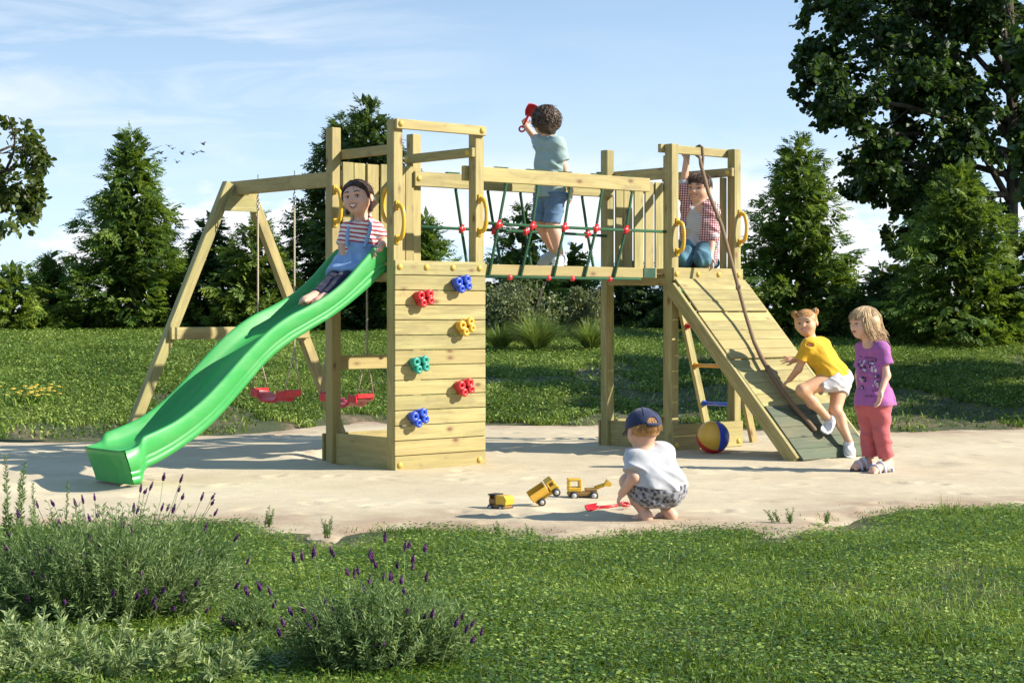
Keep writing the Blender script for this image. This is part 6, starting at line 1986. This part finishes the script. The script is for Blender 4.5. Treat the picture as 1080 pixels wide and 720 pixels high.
for an, tx, ty, dd in (('anR', 904, 491.5, -.02), ('anL', 922, 496, -.17)):
    h_ = J[an] + np.array([.005, .01, -.022]); t_b = K.p(tx, ty, dd); d = nrm(t_b - h_); d[2] = 0; d = nrm(d); sd_ = np.cross(d, Zv); zb = min(h_[2], t_b[2]) - .028
    h0 = np.array([h_[0], h_[1], zb]); Lf = np.linalg.norm((t_b - h_)[:2]); m = MB()
    m.prism([(x * .043 * w_, y) for x, y, w_ in ((-1, 0, .75), (-.5, -.04, .7), (.5, -.04, .7), (1, 0, .75), (1, Lf * .6, .95), (1, Lf, 1), (.6, Lf + .045, 1), (-.6, Lf + .045, 1), (-1, Lf, 1), (-1, Lf * .6, .95))], h0, sd_, d, .022, 1)
    for y_, hh_, r_ in ((Lf * .95, .062, .011), (Lf * .55, .080, .012), (.0, .070, .010)):
        c = h0 + d * y_
        m.tube([c + sd_ * .040 * math.cos(a) + Zv * (hh_ * max(0, math.sin(a))) for a in np.linspace(0, math.pi, 11)], r_, 7, 0)
    m.tube([h0 - sd_ * .038 + Zv * .03 + d * Lf * .5, h0 - sd_ * .036 + Zv * .045, h0 - d * .045 + Zv * .05, h0 + sd_ * .036 + Zv * .045, h0 + sd_ * .038 + Zv * .03 + d * Lf * .5], .009, 6, 0)
    K.add_mb('sandal', m, [M['sandal'], M['sole']])
f = Field(); g = K.g; f.ell(g(0, -.13, .22), np.array([.87, .99, .86]) * K.hR, K.hB, .02); f.ell(g(0, .74, -.32), np.array([.74, .70, .66]) * K.hR, K.hB, .06 * K.hR, 'sub')
f.cone(g(0, -.62, -.1), g(.0, -.92, -.80), .055, .035, .06); f.cone(g(.66, -.30, .0), g(.66, -.50, -.72), .030, .022, .05); f.cone(g(-.66, -.30, .0), g(-.66, -.50, -.72), .030, .022, .05)
def ph_(k):
    if k % 5 == 0:   # fringe
        a = random.uniform(-.8, .8); return scalp_path(k, K, (a * .3, -.1, 1), (a * .98, .95, .20), random.uniform(.04, .12), 7, .03)
    s = random.uniform(-1, 1); ang = s * 2.25                    # round the back from temple to temple
    en = (math.sin(ang) * 1.0, -math.cos(ang) * .95, -.10); pts = scalp_path(k, K, (s * .15, -.05 + random.uniform(-.3, .2), 1), en, random.uniform(.05, .14), 7, .05)
    e = pts[-1]; l = random.uniform(.09, .17) * (1.1 - .35 * abs(s)); back = -K.hB[:, 1]; wx = random.gauss(0, .010); wy = random.gauss(0, .010)
    return pts + [e + np.array([0, 0, -l * t]) + back * .050 * t * t + np.array([wx, wy, 0]) * t for t in (.3, .6, .85, 1)]
K.hair_strands('hair', 'hair_blond', None, ph_, 900, .0032, f.mesh(.006))

# ============ toddler crouching on the sand
K = Kid(9.47, 'barefoot toddler in a navy cap and white t-shirt crouching on the sand', skin='skin')
K.set(neck=(680, 470), shL=(670, 483, -.02), shR=(700, 478, .05), hipL=(684, 516, -.02), hipR=(706, 515, .02), elL=(669, 503, -.08), wrL=(656, 520, -.02), elR=(690, 505, .26), wrR=(672, 520, .28),
      knL=(663, 508, .06), anL=(680, 541, .0), knR=(688, 508, .28), anR=(704, 539, .06))
J = K.j; K.done_root((K.p(690, 549)[0], 9.47, .0))
K.head(K.p(678, 453.5), (-.42, .88, -.20), (-.06, .14, 1), .100)
b = K.body
b.cone(K.p(680, 462), J['neck'] - (0, 0, .02), .036, .040, .03)
torso(K, b, J['shL'], J['shR'], J['hipL'], J['hipR'], .036, .055, .066)
b.chain([J['shL'], J['elL'], J['wrL']], [.037, .031, .021]); b.chain([J['shR'], J['elR'], J['wrR']], [.037, .031, .021])
K.hand(J['wrL'], (-.40, .05, -.75), (.3, .2, -.9), .092, .55, -1); K.hand(J['wrR'], (-.6, .2, -.6), (.4, 0, -.8), .09, .5, 1)
b.chain([J['hipL'], J['knL'], J['anL']], [.066, .046, .028]); b.chain([J['hipR'], J['knR'], J['anR']], [.066, .046, .028])
b.ell((J['knL'] * .55 + J['anL'] * .45) + (.014, -.01, 0), (.036, .038, .055), None, .03)
K.barefoot(J['anL'] + np.array([.010, -.004, -.022]), K.p(672, 547.5, .09), (0, 0, 1), .14); K.barefoot(J['anR'] + np.array([.020, -.004, -.020]), K.p(697, 544.8, .14), (0, 0, 1), .14)
K.build_body(.004); K.face(.02, 0, False, 'brow_fair')
fx = frame_of(K.p(694, 515), J['neck'], (1, 0, 0))
f = Field(); torso(K, f, J['shL'], J['shR'], J['hipL'] * .86 + J['shL'] * .14, J['hipR'] * .86 + J['shR'] * .14, .038, .061, .084, .05, .012)
for s, e, l in (('shL', 'elL', .085), ('shR', 'elR', .085)):
    d = nrm(J[e] - J[s]); f.cone(J[s], J[s] + d * l, .050, .056, .03, [(J[s] + d * (l - .008), d)])
f.ell(J['neck'] + (-.01, .0, .035), (.042, .042, .038), None, .01, 'sub')
f.cone(K.p(712, 506, .0), K.p(719, 512, .02), .03, .018, .04)
K.garment('white_t_shirt', f, 'white', .0045, folds(.0085, 19, (.55, .1, 1), 3), [(K.p(690, 513.5), (-.14, 0, -1))], fx)
f = Field(); f.cone(J['hipL'], J['hipR'], .080, .082, .05); f.ell((J['hipL'] + J['hipR']) / 2 + np.array([0, -.02, -.01]), (.09, .078, .078), None, .05)
for h, k_ in (('hipL', 'knL'), ('hipR', 'knR')):
    d = nrm(J[k_] - J[h]); f.cone(J[h], J[k_], .078, .058, .04, [(J[k_] - d * .020, d)])
K.garment('patterned_shorts', f, 'leafprint', .0045, folds(.007, 22, (.3, .2, 1), 5))
f = Field(); g = K.g; f.ell(g(0, -.12, .18), np.array([.84, .97, .84]) * K.hR, K.hB, .02); f.ell(g(0, .62, -.28), np.array([.74, .80, .82]) * K.hR, K.hB, .06 * K.hR, 'sub'); f.ell(g(0, .1, -.95), np.array([1.2, 1.3, .62]) * K.hR, K.hB, .05 * K.hR, 'sub')
def th(k): return scalp_path(k, K, (random.uniform(-.6, .6), -.7, .35), (random.uniform(-1, 1), -.8 + .3 * random.random(), -.48 + .1 * random.random()), random.uniform(.05, .08), 7, .05)
K.hair_strands('hair', 'hair_ginger', None, th, 320, .0020, f.mesh(.0055))
# cap: crown with the arch-shaped opening at the back, strap and peak
f = Field(); f.ell(g(0, -.10, .24), np.array([.96, 1.08, .93]) * K.hR, K.hB, .02)
f.ell(g(0, -1.12, .20), np.array([.30, .35, .34]) * K.hR, K.hB, .03 * K.hR, 'sub')
up_ = K.hB[:, 2]
P_, F_ = f.mesh(.0045, None, [(g(0, 0, .10), -up_ + K.hB[:, 1] * -.10)])
capo = K.add('cap', P_, F_, M['navy_cap'])
m = MB(); vs = []; nn = 13
for o_ in (0, 1):
    for i in range(nn):
        a = math.radians(-58 + 116 * i / (nn - 1))
        for q in (0, .5, 1):
            rr = 1.0 + q * .52 * math.cos(a * .95) ** .8; vs.append(g(.93 * math.sin(a) * (1 + .12 * q), -.10 + 1.05 * math.cos(a) * rr, .14 - q * .17 - .06 * math.sin(a) ** 2 - o_ * .05))
fs = []
for i in range(nn - 1):
    for q in range(2):
        a = i * 3 + q; fs.append([a, a + 3, a + 4, a + 1]); c = a + nn * 3; fs.append([c, c + 1, c + 4, c + 3])
    a = i * 3 + 2; fs.append([a, a + 3, a + 3 + nn * 3, a + nn * 3])
m.add(vs, fs, 0, True); K.add_mb('peak', m, M['navy_cap'], None, capo)
m = MB(); m.tube([g(.97 * math.sin(a) * .96, -.10 - 1.09 * math.cos(a), .13) for a in np.linspace(-.42, .42, 9)], .009, 6); K.add_mb('strap', m, M['navy_cap'], None, capo)
m = MB(); m.ball(g(0, -.12, 1.17), .0085, 8, 5)
for s in (-.9, -.3, .3, .9): m.tube([g(math.sin(t) * math.sin(s * 1.6) * .965, -.10 - math.sin(t) * math.cos(s * 1.6) * 1.085, .24 + .935 * math.cos(t)) for t in np.linspace(.08, 1.1, 9)], .0022, 4)
K.add_mb('seam', m, M['navy'], None, capo)

# ============ toys on the sand
sh = tag(empty('toy_shovel', (ground_at(641, 534)[0], ground_at(641, 534)[1], .0)), 'red toy shovel lying on the sand under the toddler\'s hand', 'toy shovel')
shovel_mesh(sh, ground_at(619, 537, .012), ground_at(662.5, 531, .030), (.1, -.3, 1), .062, .075)


def wheel(m, c, ax, r, w):
    c = np.array(c, float); ax = nrm(ax)
    m.tube([c - ax * w / 2, c - ax * w * .38, c + ax * w * .38, c + ax * w / 2], [r * .86, r, r, r * .86], 18, 0)
    for s in (-1, 1): m.ball(c + ax * s * w * .40, (r * .60, r * .60, r * .22), 14, 6, 1, np.stack([nrm(np.cross(ax, (0, 0, 1))), np.cross(ax, nrm(np.cross(ax, (0, 0, 1)))), ax], 1))


M['wheel_hub'] = flat('grey_wheel_hub', (.48, .48, .47), .5); M['brown_toy'] = plastic('brown_toy_plastic', (.25, .14, .035), .5); M['toyyellow'] = plastic('toy_yellow', (.66, .40, .03), .38)
# digger with its scoop raised
g0 = ground_at(617, 525.5) - (0, 0, .004); r = tag(empty('toy_digger', tuple(g0), .06), 'yellow toy digger with a windowed cab and raised scoop on the sand', 'toy truck', 'toy vehicles on the sand')
m = MB(); m.box((-.105, -.045, .022), (.075, .045, .046), 0, .006, 1); m.box((.0, -.040, .047), (.070, .040, .066), 0, .006, 1); m.build('chassis', [M['toyyellow'], M['brown_toy']], r)
m = MB()
for (lo, hi) in (((-.105, -.043, .047), (-.020, .043, .074)), ((-.105, -.043, .110), (-.025, .043, .124)), ((-.105, -.043, .0745), (-.088, .043, .1095)), ((-.040, -.043, .0745), (-.022, .043, .1095))): m.box(lo, hi, 0, .005)
m.build('cab', M['toyyellow'], r)
for x in (-.070, .048):
    for y in (-.052, .052):
        m = MB(); wheel(m, (x, y, .026), (0, 1, 0), .026, .020); m.build('wheel', [M['black'], M['wheel_hub']], r)
m = MB(); m.beam((.055, 0, .066), (.115, 0, .085), .024, .022, (0, 1, 0), .004); m.tube([(.075, -.016, .07), (.075, .016, .07)], .011, 10)
m.build('arm', M['toyyellow'], r)
m = MB(); m.prism([(0, 0), (.022, .034), (.016, .044), (.050, .012), (.040, -.004)], (.108, 0, .080), (1, 0, 0), (0, 0, 1), .058); m.build('scoop', M['toyyellow'], r)
# tipped dump truck
g0 = ground_at(578, 534); r = tag(empty('toy_dump_truck', tuple(g0 + (0, 0, .012)), 0), 'yellow toy dump truck tipped on its side between the other two toys', 'toy truck', 'toy vehicles on the sand')
r.rotation_euler = (math.radians(14), math.radians(-33), math.radians(6)); r.location.z += .036
m = MB(); m.box((-.075, -.036, .02), (.085, .036, .038), 0, .005); m.build('chassis', M['toyyellow'], r)
m = MB(); m.box((.030, -.036, .039), (.082, .036, .062), 0, .006); m.box((.030, -.036, .085), (.076, .036, .096), 0, .005); m.box((.030, -.036, .0625), (.040, .036, .0845), 0, .003); m.box((.066, -.036, .0625), (.076, .036, .0845), 0, .003); m.build('cab', M['toyyellow'], r)
m = MB()
for lo, hi in (((-.085, -.044, .042), (.022, .044, .050)), ((-.085, -.044, .0505), (.022, -.037, .088)), ((-.085, .037, .0505), (.022, .044, .088)), ((.014, -.0365, .0505), (.022, .0365, .094))): m.box(lo, hi, 0, .003)
m.build('bucket', M['yellow'], r)
for x in (-.045, .055):
    for y in (-.044, .044):
        m = MB(); wheel(m, (x, y, .020), (0, 1, 0), .0235, .018); m.build('wheel', [M['black'], M['wheel_hub']], r)
# small loader seen from behind
g0 = ground_at(528, 537) - (0, 0, .005); r = tag(empty('toy_loader', tuple(g0), 2.5), 'small yellow toy truck with a dark roof, leftmost toy on the sand', 'toy truck', 'toy vehicles on the sand')
m = MB(); m.box((-.055, -.038, .016), (.062, .038, .034), 0, .005); m.build('chassis', M['brown_toy'], r)
m = MB(); m.box((.012, -.034, .035), (.060, .034, .066), 0, .005); m.box((.016, -.033, .0665), (.022, .033, .084), 0, .002); m.box((.050, -.033, .0665), (.056, .033, .084), 0, .002); m.build('cab', M['brown_toy'], r)
m = MB(); m.box((.008, -.038, .0845), (.064, .038, .092), 0, .003); m.build('roof', M['black'], r)
m = MB(); m.prism([(-.062, .0), (.006, .0), (.006, .050), (-.050, .050), (-.068, .030)], (0, 0, .036), (1, 0, 0), (0, 0, 1), .078); m.build('bucket', M['toyyellow'], r)
for x in (-.034, .040):
    for y in (-.042, .042):
        m = MB(); wheel(m, (x, y, .018), (0, 1, 0), .018, .014); m.build('wheel', [M['black'], M['wheel_hub']], r)
# beach ball
Yq = 13.96; c = at(752, 461.8, Yq); rb = 17.4 * Yq / F_PX; c[2] = rb + .001
bm_ = MB(); nu, nv = 48, 24; vs, fs, ms = [], [], []
pole = nrm((.22, -.62, -.75)); e1 = nrm(np.cross(pole, (0, 0, 1))); e2 = np.cross(pole, e1)
M['ballwhite'] = plastic('white_vinyl', (.75, .74, .70), .3)
bm_.ball((0, 0, 0), rb, nu, nv, 0, np.stack([e1, e2, pole], 1))
me_f = bm_.f; bm_.m = []
for f_ in me_f:
    p = np.mean([bm_.v[i] for i in f_], 0); a = (math.degrees(math.atan2(p @ e2, p @ e1)) + 360 + BALL_ROT) % 360 if 'BALL_ROT' in globals() else (math.degrees(math.atan2(p @ e2, p @ e1)) + 360) % 360
    bm_.m.append(3 if (p @ pole) < -.985 * rb else (0, 0, 2, 1)[int(a // 90)])
o = bm_.build('beach_ball', [M['red'], M['yellow'], M['blue'], M['ballwhite']], None, tuple(c))
tag(o, 'red, yellow and blue beach ball lying against the base board of the ramp tower', 'ball')
